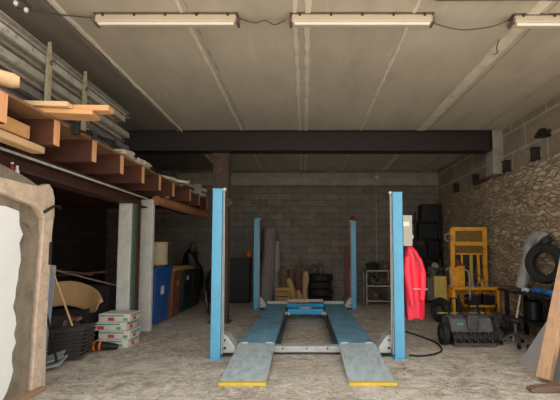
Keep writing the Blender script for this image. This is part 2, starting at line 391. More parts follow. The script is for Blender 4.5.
# wooden joists
for k in range(10):
    y = 3.255+.735*k
    o = build(MB().box(-6.2, -2.6+(0 if k < 7 else .12), y-.05, y+.05, 2.6, 2.87), 'joist', 'joist', bev=.006)
    xe = -2.6+(0 if k < 7 else .12)
    build(MB().box(xe+.0005, xe+.006, y-.046, y+.046, 2.604, 2.866), 'end_face', 'endface', o)['label'] = 'lighter end face'
    names = ['nearest the camera', 'second', 'third', 'fourth', 'fifth', 'sixth', 'seventh', 'eighth', 'ninth', 'farthest from the camera']
    tag(o, 'reddish timber joist under the loft deck, ' + (names[k] if k in (0, 9) else names[k]+' of the row from the camera'), 'joist', 'joists of the loft')
dk = thing('loft_deck', 'long brown boards forming the loft deck on the joists', 'deck', (-4.4, 6, 2.87))
xs = [-2.62, -2.85, -3.09, -3.6, -4.2, -4.8, -5.4, -6.19]
for a, b in zip(xs, xs[1:]): build(MB().box(b+.008, a, 2.6, 10.4, 2.87, 2.9), 'board', 'deck', dk, bev=.003)
SH = Vector((0, .19, 0))
# transverse steel girder and column
g = thing('steel_girder', 'dark brown steel girder spanning under the ceiling', 'girder', (0, 8.3, 3.57))
build(MB().box(-6.2, 4.0, 8.14, 8.44, 3.655, 3.68).box(-6.2, 4.0, 8.14, 8.44, 4.073, 4.098).box(-6.2, 4.0, 8.20, 8.23, 3.68, 4.073), 'web', 'darksteel', g)
build(MB().box(3.985, 4.01, 8.14, 8.44, 3.68, 4.073), 'end_plate', 'darksteel', g)
struct(MB().box(4.02, 4.25, 8.15, 8.5, 3.16, 4.1), 'wall_pillar', 'ringbeam', bev=.02)
SH = Vector((.045, .33, 0))
c = thing('steel_column', 'brown steel column standing under the girder behind the left lift post', 'column', (-1.85, 8.4, 0))
build(MB().box(-2.02, -1.68, 8.22, 8.245, 0.02, 3.655).box(-2.02, -1.68, 8.46, 8.485, .02, 3.655).box(-1.865, -1.835, 8.245, 8.46, .02, 3.655)
      .box(-2.02,-1.98,8.2,8.22,.02,3.655).box(-1.72,-1.68,8.2,8.22,.02,3.655), 'shaft', 'column', c)
build(MB().box(-2.08, -1.62, 8.15, 8.55, 0, .02), 'base_plate', 'column', c)
SH = Vector((0, .1, 0))
# joist pockets' steel stubs on the right wall
for i, (y, a) in enumerate(((10.68,'farthest of the four'),(9.44,'second from the back wall'),(8.0,'just before the girder end'),(7.0,'nearest the camera'))):
    tag(build(MB().box(4.10, 4.25, y-.05, y+.05, 3.14, 3.17).box(4.10, 4.25, y-.02, y+.02, 3.17, 3.35).box(4.10, 4.25, y-.05, y+.05, 3.35, 3.38), 'beam_stub', 'darksteel'),
        'dark steel beam stub above the rubble wall, '+a, 'beam stub', 'beam stubs on the right wall')
tag(build(MB().obox((4.18, 9.1, 3.17), (.08, .5, .07), (0,0,.03)), 'red_bar', 'redd', bev=.01), 'dull red bar lying on top of the rubble wall', 'bar')

SH = Vector((-.05, .38, 0))
# ================================================================== CEILING LAMPS AND CABLES
L0 = thing('fluorescent_lamp', 'unlit fluorescent batten on the ceiling, leftmost of three', 'lamp', (-1.46, 3.93, 4.09), 'fluorescent ceiling battens')
X0 = -1.46
build(MB().box(X0-.79, X0+.79, 3.86, 4.0, 4.082, 4.1), 'housing', 'rim', L0, bev=.01)
d = build(MB().box(X0-.77, X0+.77, 3.865, 3.995, 3.992, 4.082), 'diffuser', 'diff', L0, bev=.018)
build(MB().cyl((X0-.74,3.90,3.992),(X0+.74,3.90,3.992),.020), 'lamp_tube', 'tube', d)
for k in range(5): build(MB().box(X0-.68+.34*k-.012, X0-.68+.34*k+.012, 3.858, 3.866, 4.055, 4.085), 'clip', 'black2', L0)
for s in (-1, 1): build(MB().box(X0+s*.78-.015, X0+s*.78+.015, 3.865, 3.995, 3.99, 4.045), 'end_cap', 'rim', L0, bev=.008)
dup(L0, (.635, 4.31, 4.09), 'unlit fluorescent batten on the ceiling, middle of three')
dup(L0, (3.08, 4.33, 4.09), 'unlit fluorescent batten on the ceiling, cut off by the right edge')
def wire(name, pts, label, r=.007, m='wire'):
    P = [Vector(p) for p in pts]; out = []
    for i in range(len(P)-1):
        a, b = P[i], P[i+1]; p0 = P[i-1] if i else a; p3 = P[i+2] if i+2 < len(P) else b
        for k in range(8):
            t = k/8; out.append(.5*((2*a)+(b-p0)*t+(2*p0-5*a+4*b-p3)*t*t+(3*a-p0-3*b+p3)*t**3))
    out.append(P[-1])
    return tag(build(MB().tube(out, r, 6), name, m, smooth=True), label, 'cable')
wire('lamp_cable', [(-.67,3.93,4.07),(-.5,3.95,4.03),(-.38,3.96,4.06),(-.28,3.97,4.02),(-.16,3.97,4.07)], 'short thin cable between the left and middle ceiling lamps')
wire('lamp_cable', [(1.42,3.97,4.07),(1.6,3.97,4.0),(1.85,3.98,3.965),(2.15,3.95,3.99),(2.30,3.95,4.05)], 'drooping thin cable between the middle and right ceiling lamps')
wire('lamp_cable', [(2.44,4.4,4.09),(2.42,4.42,4.0),(2.44,4.45,3.95),(2.40,4.45,3.93)], 'loose cable end hanging below the right ceiling lamp')
wire('lamp_cable', [(-3.0,3.75,4.07),(-2.6,3.85,4.06),(-2.25,3.93,4.07)], 'thin cable running left from the left ceiling lamp')
tag(build(MB().tube([(1.4,3.60,4.07),(2.2,3.60,4.075),(4.2,3.60,4.07)], .022, 8), 'conduit', 'wire'), 'dark conduit along the front edge of the ceiling', 'conduit')
SH = Vector((0, 0, 0))
# back wall conduit
cn = thing('wall_conduit', 'thin pale conduit with round junction box on back wall', 'conduit', (2.28, 12.33, 0.4))
build(MB().tube([(-2.0,12.33,3.87),(4.2,12.33,3.85)], .018, 8), 'horizontal_pipe', 'ringbeam', cn)
build(MB().tube([(2.28,12.38,3.85),(2.26,12.38,.4)], .014, 8), 'vertical_pipe', 'ringbeam', cn)
build(MB().lathe((2.28,12.34,3.84), [(.07,0),(.07,-.06),(.04,-.08)], (0,1,0), closed=False), 'junction_box', 'pale', cn)
wl = thing('wall_lamp', 'small dark lamp fixed high on right wall at right edge', 'lamp', (4.2, 6.75, 3.45))
build(MB().lathe((4.1,6.75,3.52), [(.11,0),(.13,-.04),(.05,.09)], (0,0,1), closed=False), 'shade', 'black', wl, smooth=True)
build(MB().bar((4.25,6.75,3.58),(4.1,6.75,3.59),.03), 'bracket', 'black2', wl)
al = thing('ceiling_bracket', 'bent dark metal arm with two small bulbs above loft profiles', 'bracket', (-3.0, 3.6, 3.9))
build(MB().tube([(-2.98,3.62,3.93),(-2.92,3.72,3.97),(-2.78,3.8,3.97),(-2.72,3.9,3.92)], .014, 8), 'arm', 'black', al)
build(MB().blob((-2.80,3.8,3.90),(.022,.022,.03),2,0), 'bulb', 'galv', al, smooth=True)
build(MB().blob((-2.74,3.86,3.87),(.022,.022,.03),2,0), 'bulb', 'galv', al, smooth=True)
build(MB().cyl((-2.85,3.76,3.97),(-2.85,3.76,4.1),.01), 'hanger', 'black', al)

SH = Vector((.04, 0, 0))
# ================================================================== CAR LIFT
lift = thing('car_lift', 'blue four post car lift with two runways and yellow ramp lips', 'car lift', (0, 8.3, 0))
def post(x, y, s, hz, big):        # s: direction towards the middle
    w = .067 if big else .052
    m = MB()
    m.box(x-w, x+w, y-.085, y-.075, 0.012, hz).box(x-s*w, x-s*(w-.012), y-.075, y+.085, .012, hz) if s < 0 else m.box(x-w, x+w, y-.085, y-.075, 0.012, hz).box(x-w, x-w+.012, y-.075, y+.085, .012, hz)
    m.box(x-w, x+w, y+.075, y+.085, .012, hz)
    m.box(x+s*w-.004, x+s*w+.004, y-.085, y-.05, .012, hz).box(x+s*w-.004, x+s*w+.004, y+.05, y+.085, .012, hz)
    m.box(x-.06, x-.03, y-.089, y-.085, .03, hz-.02)
    p = build(m, 'post', 'blue', lift, bev=.004)
    build(MB().box(x-w-.006, x+w+.006, y-.09, y+.09, hz, hz+.018), 'post_cap', 'blue', p, bev=.004)
    build(MB().box(x-.10, x+.10, y-.12, y+.12, 0, .012), 'foot_plate', 'blue', p)
    build(MB().box(x+s*(w+.012)-.008, x+s*(w+.012)+.008, y-.03, y+.01, .05, hz+.01), 'safety_ladder', 'galv', p)
    build(MB().cyl((x+s*(w+.04), y-.04, .15), (x+s*(w+.028), y-.04, hz+.03), .006, n=8), 'lifting_cable', 'rope', p)
    build(MB().cyl((x+s*(w+.03), y-.06, hz+.01),(x+s*(w+.03), y-.02, hz+.01), .022), 'cable_anchor', 'galv', p)
    return p
post(-1.285, 5.82, 1, 2.39, 1); pr = post(1.305, 5.82, -1, 2.34, 1); post(-1.305, 10.6, 1, 2.38, 0); p4 = post(1.285, 10.6, -1, 2.32, 0)
for y, nm in ((6.0, 1), (10.62, 0)):
    cb = build(MB().box(-1.18, 1.18, y-.07, y+.07, .045, .13), 'crossbeam', 'galv' if nm else 'darkrail', lift, bev=.006)
    for s in (-1, 1):
        gp = build(MB().prism([(s*1.20, y-.16, .06), (s*1.03, y-.16, .06), (s*1.02, y-.16, .13), (s*1.14, y-.16, .30), (s*1.20, y-.16, .32)], (0, .25, 0)), 'end_bracket', 'galv', lift, bev=.006)
        build(MB().cyl((s*1.17, y-.175, .13), (s*1.17, y-.155, .13), .018, n=10), 'bolt', 'black', gp)
        build(MB().cyl((s*1.17, y-.175, .24), (s*1.17, y-.155, .24), .014, n=10), 'bolt', 'black', gp)
        build(MB().box(min(s*1.0,s*1.2), max(s*1.0,s*1.2), y-.15, y+.1, .02, .055), 'slide_shoe', 'black2', lift)
for k in (-.35, 0, .3): build(MB().cyl((k, 5.925, .1), (k, 5.932, .1), .014, n=10), 'bolt', 'darkrail', lift)
for s in (-1, 1):
    a, b = sorted((s*.47, s*.99))
    rw = build(MB().box(a, b, 6.0, 10.5, .12, .165).box(a, a+.02, 6.0, 10.5, .06, .12).box(b-.02, b, 6.0, 10.5, .06, .12), 'runway', 'blueworn', lift, bev=.004)
    a2, b2 = sorted((s*.395, s*.455))
    build(MB().box(a2, b2, 6.1, 10.4, .10, .135).box(min(s*.39,s*.4), max(s*.39,s*.4), 6.1, 10.4, .09, .16), 'jack_rail', 'darkrail', lift)
    build(MB().box(a, b, 10.42, 10.46, .165, .23), 'wheel_stop', 'galv', rw)
    rp = build(MB().prism([(a-.005, 6.0, .165), (a-.005, 4.70, .03), (a-.005, 4.70, .012), (a-.005, 6.0, .14)], (b-a+.01, 0, 0)), 'ramp', 'rampgrey', lift, bev=.003)
    build(MB().box(a-.01, b+.01, 4.62, 4.705, .0, .035), 'ramp_lip', 'yellowlip', rp, bev=.008)
    for k in (0, 1): build(MB().cyl((a+.06+.36*k-.03, 6.0, .16), (a+.06+.36*k+.07, 6.0, .16), .02, n=10), 'hinge', 'galv', rp)
    
jb = build(MB().box(-.40, .40, 8.85, 9.15, .13, .25), 'jack_beam', 'brightblue', lift, bev=.02)
build(MB().box(-.46, -.34, 8.82, 9.2, .12, .18), 'roller_end', 'galv', jb, bev=.01)
build(MB().box(.34, .46, 8.82, 9.2, .12, .18), 'roller_end', 'galv', jb, bev=.01)
build(MB().cyl((-.15,9.0,.235),(.12,9.0,.235),.05), 'jack_pad', 'galv', jb)
build(MB().box(-.45, .43, 9.6, 9.75, .17, .27), 'rear_jack_bar', 'brightblue', jb, bev=.01)
build(MB().box(-.45, .43, 9.95, 10.03, .27, .33), 'pad_rail', 'pale', jb)
cbx = build(MB().box(1.375, 1.505, 5.72, 5.88, 1.58, 2.02), 'control_box', 'boxgrey', lift, bev=.008)
build(MB().box(1.375, 1.46, 5.712, 5.72, 1.86, 1.925), 'label_plate', 'white', cbx)
build(MB().cyl((1.495,5.8,1.71),(1.53,5.8,1.71),.035), 'switch', 'white', cbx)
build(MB().tube([(1.42,5.8,1.58),(1.41,5.8,1.5),(1.385,5.82,1.4),(1.38,5.82,.3)], .012, 8), 'cable', 'black', cbx)
o = build(MB().lathe((1.27,10.6,2.34), [(.07,0),(.09,.05),(.06,.12),(.02,.15)], closed=False).cyl((1.16,10.58,2.36),(1.38,10.58,2.40),.03), 'beacon', 'redd', p4, smooth=True); o['label'] = 'dull red cap on top of post'
# hose on floor
wire('hose', [(1.47,5.9,.015),(1.62,5.85,.015),(1.85,5.95,.015),(2.05,6.2,.015),(2.12,6.7,.015),(2.0,7.2,.015),(1.85,7.6,.015)], 'dark hose curving over the floor beside the right lift post', .014, 'black2')

SH = Vector((-.035, -.14, .04))
# red coverall hanging below the control box
rc = thing('red_raincoat', 'bright red oilskin coat hanging below grey control box', 'coat', (1.62, 6.0, .5))
def coat():
    from mathutils import noise as N
    bm = bmesh.new(); n = 28; prof = [(.50,.135,.08,1.66),(.53,.148,.09,1.66),(.7,.15,.09,1.655),(.9,.155,.095,1.65),(1.05,.155,.10,1.645),(1.2,.145,.10,1.65),(1.35,.13,.09,1.645),(1.46,.10,.075,1.62),(1.54,.05,.05,1.59),(1.565,.015,.02,1.58)]
    Z = []; steps = 46
    for i in range(steps+1):
        t = i/steps*(len(prof)-1); k = min(int(t), len(prof)-2); f = t-k
        Z.append([prof[k][j]*(1-f)+prof[k+1][j]*f for j in range(4)])
    rings = []
    for z, rx, ry, cx in Z:
        r = []
        for k in range(n):
            a = 2*PI*k/n; fold = 1+.10*math.sin(5*a+z*3)+.16*N.noise(Vector((math.cos(a)*2, math.sin(a)*2, z*3.5)))
            r.append(bm.verts.new((cx-.03+rx*.88*fold*math.cos(a), 6.0+ry*fold*math.sin(a), z+.02*math.sin(3*a)*(z<.55))))
        rings.append(r)
    for a, b in zip(rings, rings[1:]):
        for k in range(n): bm.faces.new((a[k], a[(k+1)%n], b[(k+1)%n], b[k]))
    bm.faces.new(rings[0][::-1]); bm.faces.new(rings[-1]); m = MB(); m.bm.free(); m.bm = bm; return m
build(coat(), 'body', 'red', rc, smooth=True)
build(MB().tube([(1.53,5.95,1.38),(1.505,5.90,1.2),(1.53,5.88,.95),(1.56,5.87,.7)], [.05,.055,.05,.04], 12), 'sleeve', 'red', rc, smooth=True)
build(MB().tube([(1.69,5.97,1.36),(1.73,5.92,1.15),(1.72,5.89,.95),(1.70,5.88,.78)], [.045,.05,.045,.04], 12), 'sleeve', 'red', rc, smooth=True)
build(MB().tube([(1.60,5.9,1.45),(1.67,5.885,1.3),(1.72,5.88,1.15),(1.71,5.88,.95)], .007, 6), 'drawstring', 'redd', rc)
build(MB().tube([(1.52,5.86,.94),(1.65,5.87,.93),(1.78,5.86,.93)], .008, 6), 'reflective_strip', 'pale', rc)
build(MB().bar((1.56,5.93,1.59),(1.56,6.0,1.56),.02), 'hook', 'black', rc)

SH = Vector((0, .33, 0))
# ================================================================== LEFT: LOFT GOODS
# stored long metal profiles, each its own object
kinds = ['alu', 'alu2', 'alu', 'alu3', 'alu2', 'alu', 'alu3', 'alu2']
look = {'alu': 'pale aluminium', 'alu2': 'greenish rust-flecked', 'alu3': 'dark'}
rows = ['lowest', 'second lowest', 'third', 'fourth', 'fifth', 'sixth', 'seventh', 'eighth', 'ninth', 'tenth', 'eleventh', 'topmost']
rows = ['lowest', 'second lowest', 'third', 'fourth', 'fifth', 'sixth', 'seventh', 'topmost']
for k in range(8):
    z = 2.95+.108*k
    for j, xo in enumerate((-2.985, -3.16, -3.33)):
        mm = kinds[(k*3+j) % len(kinds)]; h = .085
        x = xo + random.uniform(-.02, .02) + .02*(k % 2); e = 6.05+random.uniform(-.35, .3); w_ = .07
        m = MB()
        if (k+j) % 2: m.box(x-w_, x+w_, 2.2, e, z, z+.006).box(x-w_, x+w_, 2.2, e, z+h-.006, z+h).box(x-.004, x+.004, 2.2, e, z+.006, z+h-.006)
        else: m.box(x-w_, x+w_, 2.2, e, z, z+.006).box(x-w_, x+w_, 2.2, e, z+h-.006, z+h).box(x-w_, x-w_+.005, 2.2, e, z+.006, z+h-.006).box(x+w_-.005, x+w_, 2.2, e, z+.006, z+h-.006)
        o = build(m, 'metal_profile', mm)
        tag(o, look[mm]+' long metal profile, '+rows[k]+' layer of the loft stack, '+('outer row' if j == 0 else 'middle row' if j == 1 else 'inner row'), 'metal profile', 'long metal profiles stacked on the loft')
    tag(build(MB().box(-3.40, -2.93, 2.9, 2.96, z-.0225, z-.001).box(-3.40, -2.93, 5.0, 5.06, z-.0225, z-.001), 'spacer_batten', 'plankY'), 'thin timber spacers under the '+rows[k]+' layer of metal profiles', 'spacer', 'spacers between metal profiles')
for y, lb in ((4.10, 'yellowed upright strap pole holding metal profiles, nearer one'), (4.82, 'yellowed upright strap pole holding metal profiles, farther one')):
    s = thing('upright', lb, 'upright', (-2.88, y, 2.9), 'uprights holding the profiles')
    build(MB().prism([(-2.89, y-.03, 2.9), (-2.89, y+.03, 2.9), (-2.89, y+.025, 3.6), (-2.89, y-.0, 3.86), (-2.89, y-.012, 3.86), (-2.89, y-.035, 3.6)], (.035,0,0)), 'pole', 'strap', s)
    build(MB().cyl((-2.86,y,3.62),(-2.845,y,3.62),.028,n=12), 'buckle', 'alu3', s)
# planks
def plank(a, b, w, h, m, label, cat='plank', group='loose planks on the loft'):
    return tag(build(MB().bar(a, b, w, h), 'plank', m, bev=.006), label, cat, group)
plank((-2.9,3.84,2.99),(-2.04,3.87,2.99),.13,.06,'plank2','orange-brown plank jutting out over loft edge, its end farthest right')
plank((-2.9,3.70,2.985),(-2.39,3.73,2.985),.10,.05,'plank','pale plank lying just before the orange-brown plank at loft edge')
plank((-2.9,3.78,2.93),(-2.2,3.88,2.93),.22,.05,'plank2','wide brown plank underneath the pale and orange-brown planks')
tag(build(MB().tube([(-2.9,3.14,3.07),(-2.68,3.33,3.06),(-2.64,3.36,3.06)],[.075,.07,.05],12), 'timber_log', 'plank', smooth=True), 'rounded pale timber end poking in at left edge of picture', 'timber')
tag(build(MB().bar((-2.78,2.6,2.55),(-2.78,3.86,2.55),.14,.07), 'batten', 'plankY', bev=.008), 'pale yellow batten fixed beneath the nearest joists, lower one', 'batten', 'battens under the joists')
tag(build(MB().bar((-2.9,2.7,2.64),(-2.9,3.03,2.64),.12,.07), 'batten', 'plank2', bev=.008), 'brown batten end in front of the nearest joist', 'batten', 'battens under the joists')
tag(build(MB().bar((-2.86,3.16,2.70),(-2.86,3.74,2.70),.14,.14), 'batten', 'plank2', bev=.01), 'brown timber block between first and second joists, upper one', 'batten', 'battens under the joists')
# bar clamp
bc = thing('bar_clamp', 'black bar clamp stuck on the loft edge between joists', 'clamp', (-2.55, 4.6, 2.87))
build(MB().bar((-2.56,4.12,2.86),(-2.50,4.86,2.94),.035,.02), 'bar', 'black', bc)
build(MB().box(-2.60,-2.52,4.1,4.16,2.80,2.92), 'fixed_jaw', 'black2', bc, bev=.01)
build(MB().box(-2.55,-2.48,4.42,4.45,2.84,2.95), 'sliding_jaw', 'black2', bc, bev=.01)
build(MB().blob((-2.5,4.88,2.94),(.03,.03,.03),2,0), 'knob', 'black', bc)
# pale lumps and offcuts on the far part of the deck
tag(build(MB().blob((-2.74,5.72,2.965),(.11,.24,.075),3,.8,2.2,1), 'foam_offcut', 'pale', smooth=True), 'pale lumpy foam piece on loft edge, nearer one', 'foam piece', 'foam pieces on loft edge')
tag(build(MB().blob((-2.73,6.3,2.965),(.11,.24,.075),3,.8,2.2,2), 'foam_offcut', 'pale', smooth=True), 'pale lumpy foam piece on loft edge, farther one', 'foam piece', 'foam pieces on loft edge')
tag(build(MB().bar((-2.98,6.7,2.93),(-2.60,7.5,2.93),.16,.05), 'board_offcut', 'pale', bev=.006), 'pale board offcut lying flat just past the foam pieces', 'board', 'pale boards on the loft')
tag(build(MB().bar((-3.1,7.55,3.0),(-2.40,7.85,2.93),.14,.05), 'board_offcut', 'pale', bev=.006), 'pale board jutting over the loft edge before the pallet', 'board', 'pale boards on the loft')
SH = Vector((-.5, 2.1, 0))
pal = thing('broken_pallet', 'weathered pallet piece standing at far end of loft', 'pallet', (-2.35, 8.0, 2.9))
build(MB().obox((-2.38,8.0,3.10),(.75,.12,.045),(0,.28,.1)), 'top_board', 'pale', pal, bev=.005)
build(MB().obox((-2.17,8.02,2.96),(.3,.2,.04),(0,.22,.1)), 'bottom_board', 'pale', pal, bev=.005)
build(MB().obox((-2.16,8.0,3.0),(.12,.12,.19),(0,0,.1)), 'block', 'pale', pal, bev=.01)
build(MB().obox((-2.5,7.9,3.03),(.5,.05,.035),(0,-.5,.6)), 'slat', 'pale', pal, bev=.004)
build(MB().obox((-2.48,8.1,3.02),(.42,.05,.035),(0,.7,-.3)), 'slat', 'pale', pal, bev=.004)
build(MB().obox((-2.66,8.0,3.0),(.1,.12,.2),(0,0,.1)), 'block', 'pale', pal, bev=.01)
pal.location = (-3.0, 10.1, 2.9); pal.scale = (1.5, 1.3, 1.75)
SH = Vector((0, .2, 0))
tag(build(MB().blob((-2.78,7.85,3.03),(.16,.12,.13),3,.4,2.5,5), 'tarpaulin_bundle', 'black2', smooth=True), 'dark crumpled bundle on the loft beside pallet', 'bundle')
tag(build(MB().box(-3.9,-3.25,7.9,8.6,2.9,3.35), 'storage_box', 'black2', bev=.01), 'dark box deep on the loft behind the pale boards', 'box')
# log wall plate end under the far joists (round timber)
tag(build(MB().tube([(-2.86,7.45,2.50),(-2.78,8.6,2.50),(-2.70,9.6,2.50),(-2.6,10.4,2.50)],[.09,.10,.105,.10],14), 'round_timber', 'endface2', smooth=True), 'round orange-brown timber carrying the far joists behind second white pillar', 'timber')
tag(build(MB().blob((-2.74,7.72,2.60),(.05,.05,.03),2,.2), 'paper_scrap', 'pale', smooth=True), 'small pale scrap stuck by the round timber', 'scrap')
# small bottles on pier
for y, m, l in ((3.93, 'white', 'small white bottle on top of the stone lintel'), (3.86, 'redd', 'small red bottle on top of the stone lintel')):
    b = thing('small_bottle', l, 'bottle', (-2.95, y, 2.26), 'bottles on the lintel')
    build(MB().lathe((-2.95,y,2.25+(3.93-y)*.25), [(.022,0),(.022,.07),(.012,.09),(.012,.11)], n=12, closed=False), 'body', m, b, smooth=True)
    build(MB().cyl((-2.95,y,2.36+(3.93-y)*.25),(-2.95,y,2.375+(3.93-y)*.25),.014,n=10), 'cap', 'white', b)

SH = Vector((.12, .15, 0))
# ================================================================== LEFT ANNEX GOODS (floor level)
tag(build(MB().obox((-3.82,5.45,.66),(.42,.02,1.3),(-.12,0,.15)), 'leaning_board', 'paleblue'), 'pale blue-white board leaning just inside the opening', 'board')
tag(build(MB().cyl((-3.25,5.37,.50),(-3.50,5.22,1.36),.013,n=8), 'wooden_stick', 'plankY'), 'thin wooden stick rising from the slat stack', 'stick')
tag(build(MB().cyl((-3.22,5.02,.12),(-3.44,5.0,1.0),.014,n=8), 'black_pole', 'black'), 'thin black pole beside stone jamb', 'pole')
sl = ['bottom', 'second', 'third', 'fourth', 'fifth', 'sixth', 'seventh', 'top']
for k in range(8):
    m = MB(); z = .05+.052*k
    m.obox((-3.42+.008*k, 5.62, z), (.46, .42, .012), (0,-.10,.12+.03*(k%2)))
    for j in range(3): m.obox((-3.42+.008*k, 5.46+.15*j, z+.018), (.44, .02, .03), (0,-.10,.12+.03*(k%2)))
    tag(build(m, 'metal_grate', 'slat'), 'dark metal grate in the leaning pile, '+sl[k]+' one', 'grate', 'pile of metal grates')
tag(build(MB().obox((-3.38,5.12,.07),(.34,.3,.02),(.15,-.2,.2)).obox((-3.38,5.12,.13),(.34,.3,.01),(.1,-.3,.4)), 'crumpled_tray', 'galv', bev=.003), 'shiny crumpled metal tray in front of the grates', 'tray')
SH = Vector((0, .15, 0))
# kraft cardboard sheet, bent, on clutter
def sheet():
    bm = bmesh.new(); nx, nz = 24, 10; g = []
    for i in range(nx+1):
        u = i/nx; r = []
        hw = .19*(1 if u < .72 else max(.05, math.sqrt(max(0, 1-((u-.72)/.28)**2))))
        for j in range(nz+1):
            v = j/nz*2-1
            r.append(bm.verts.new((-4.1+.90*u, 6.2+.22*math.sin(u*3)+.06*v, .80+v*hw+.05*math.sin(u*5)-.06*u)))
        g.append(r)
    for i in range(nx):
        for j in range(nz): bm.faces.new((g[i][j], g[i+1][j], g[i+1][j+1], g[i][j+1]))
    m = MB(); m.bm.free(); m.bm = bm; return m
cs = tag(build(sheet(), 'cardboard_sheet', 'tan', smooth=True), 'large rounded brown cardboard sheet lying on clutter in left annex', 'cardboard')
sm = cs.modifiers.new('solid', 'SOLIDIFY'); sm.thickness = .02
cr = thing('clutter_crate', 'dark crate beneath the brown cardboard sheet', 'crate', (-3.8, 6.3, 0))
build(MB().box(-4.2,-3.4,6.15,6.19,.02,.6).box(-4.2,-3.4,6.75,6.79,.02,.6).box(-4.2,-4.16,6.19,6.75,.02,.6).box(-3.44,-3.4,6.19,6.75,.02,.6).box(-4.16,-3.44,6.19,6.75,0,.03), 'body', 'black2', cr)
tag(build(MB().blob((-3.62,5.98,.34),(.24,.14,.2),3,.35,2,3), 'grey_sack', 'slat', smooth=True), 'grey crumpled sack behind the metal grates', 'sack')
for k,(a,b,m,l) in enumerate((((-4.6,6.9,1.22),(-3.5,6.5,1.12),'rust','rusty rod lying across the annex clutter, upper one'),((-4.2,6.6,1.2),(-3.4,7.1,.9),'pinkrim','greyish pink rod slanting across annex clutter'),((-4.7,7.2,1.05),(-3.5,7.0,1.15),'rust','rusty rod behind the cardboard sheet, farthest one'))):
    tag(build(MB().cyl(a,b,.015,n=8), 'metal_rod', m), l, 'rod', 'rods in the annex')
tag(build(MB().box(-4.9,-3.45,6.95,7.45,0,.9), 'storage_chest', 'black2', bev=.02), 'black chest deep inside left annex', 'chest')
for k,(x,y,r) in enumerate(((-3.42,5.85,.05),(-3.38,5.97,.045),(-3.35,5.85,.04))):
    tag(build(MB().blob((x,y,.50 if k==2 else .5),(r,r,.035),2,.2,2,k), 'rusty_fitting', 'rust', smooth=True), 'rusty brown fitting lying by the top grate, '+('left','middle','right')[k]+' one', 'fitting', 'rusty fittings')
SH = Vector((0, 0, 0))
# cartons
cl = ['bottom', 'second from the bottom', 'third from the bottom', 'top']
for k in range(4):
    z = .0+.132*k; dx = (.0,.02,-.035,.015)[k]; x0, x1, y0 = -3.25+dx, -2.75+dx, 6.38+.015*(k%2)
    ct = thing('carton', 'flat white carton with red and green print, '+cl[k]+' of the stack', 'carton', (-3.0+dx, 6.6, z), 'printed cartons by the first pillar')
    bd = build(MB().box(x0,x1,y0,6.8,z,z+.127), 'box', 'carton', ct, bev=.010)
    build(MB().box(x0+.02,x1-.1,y0-.004,y0,z+.088,z+.108), 'green_print', 'printg', bd)
    build(MB().box(x0+.05+.1*(k%2),x0+.15+.1*(k%2),y0-.004,y0,z+.02,z+.07), 'red_print', 'printr', bd)
    build(MB().box(x1-.16+.05*(k%2),x1-.09+.05*(k%2),y0-.004,y0,z+.02,z+.06), 'green_print', 'printg', bd)
    build(MB().box(x1,x1+.004,6.42,6.75,z+.085,z+.108), 'green_print', 'printg', bd)
    build(MB().box(x1,x1+.004,6.5,6.6,z+.02,z+.07), 'red_print', 'printr', bd)
# blower nozzle
nz = thing('torch_tool', 'black tapered tool with orange bands lying before the cartons', 'tool', (-3.15, 6.15, 0))
build(MB().tube([(-3.42,6.12,.085),(-3.3,6.14,.085),(-3.1,6.16,.085),(-2.88,6.18,.07),(-2.82,6.185,.065)], [.05,.06,.07,.05,.04], 16), 'barrel', 'black', nz, smooth=True)
build(MB().tube([(-3.16,6.153,.085),(-3.13,6.157,.085)], .078, 16), 'orange_band', 'orange', nz)
build(MB().tube([(-3.08,6.163,.083),(-3.05,6.167,.082)], .074, 16), 'orange_band', 'orange', nz)
build(MB().box(-3.34,-3.24,6.08,6.2,.0,.05), 'foot', 'black2', nz, bev=.01)

# ================================================================== WHEELIE BINS
def bin_(y, x, h, bodym, lidm, label, dy=.72):
    t = thing('wheelie_bin', label, 'bin', (x, y, 0), 'wheelie bins behind the second pillar')
    def ring(z, sx, sy): return [(x-sx, y-sy, z), (x+sx, y-sy, z), (x+sx, y+sy, z), (x-sx, y+sy, z)]
    m = MB(); R = [ring(.04,.24,dy/2-.06), ring(h*.55,.275,dy/2-.03), ring(h-.12,.30,dy/2), ring(h-.10,.325,dy/2+.02), ring(h-.05,.325,dy/2+.02)]
    V = [[m.bm.verts.new(p) for p in r] for r in R]
    for a, b in zip(V, V[1:]):
        for k in range(4): m.bm.faces.new((a[k], a[(k+1)%4], b[(k+1)%4], b[k]))
    m.bm.faces.new(V[0][::-1]); m.bm.faces.new(V[-1])
    bd = build(m, 'body', bodym, t, bev=.02)
    m = MB(); V = [[m.bm.verts.new(p) for p in r] for r in (ring(h-.05,.345,dy/2+.035), ring(h-.02,.345,dy/2+.035), ring(h+.03,.26,dy/2-.06))]
    for a, b in zip(V, V[1:]):
        for k in range(4): m.bm.faces.new((a[k], a[(k+1)%4], b[(k+1)%4], b[k]))
    m.bm.faces.new(V[0][::-1]); m.bm.faces.new(V[-1]); build(m, 'lid', lidm, t, bev=.015)
    for s in (-1, 1): build(MB().cyl((x-.18, y+s*(dy/2-.02), .1), (x-.18, y+s*(dy/2+.03), .1), .1), 'wheel', 'rubber', t)
    build(MB().tube([(x-.34, y-.25, h-.06), (x-.40, y-.25, h-.02), (x-.40, y+.25, h-.02), (x-.34, y+.25, h-.06)], .015, 8), 'handle', bodym, t)
    return t, bd
t, bd = bin_(8.45, -3.25, 1.2, 'binblue', 'binblue', 'blue wheelie bin with white sticker behind second white pillar', .90)
build(MB().box(-2.975,-2.967,8.35,8.52,.62,.80), 'sticker', 'white', bd)
build(MB().box(-3.1,-2.93,8.0,8.12,1.235,1.26), 'lid_flap', 'lidy', t, bev=.01)
t, bd = bin_(9.4, -3.25, 1.13, 'binbrown', 'lidy', 'brown wheelie bin with ochre lid', .66)
build(MB().box(-2.968,-2.955,9.35,9.45,.72,.84), 'sticker', 'tan', bd)
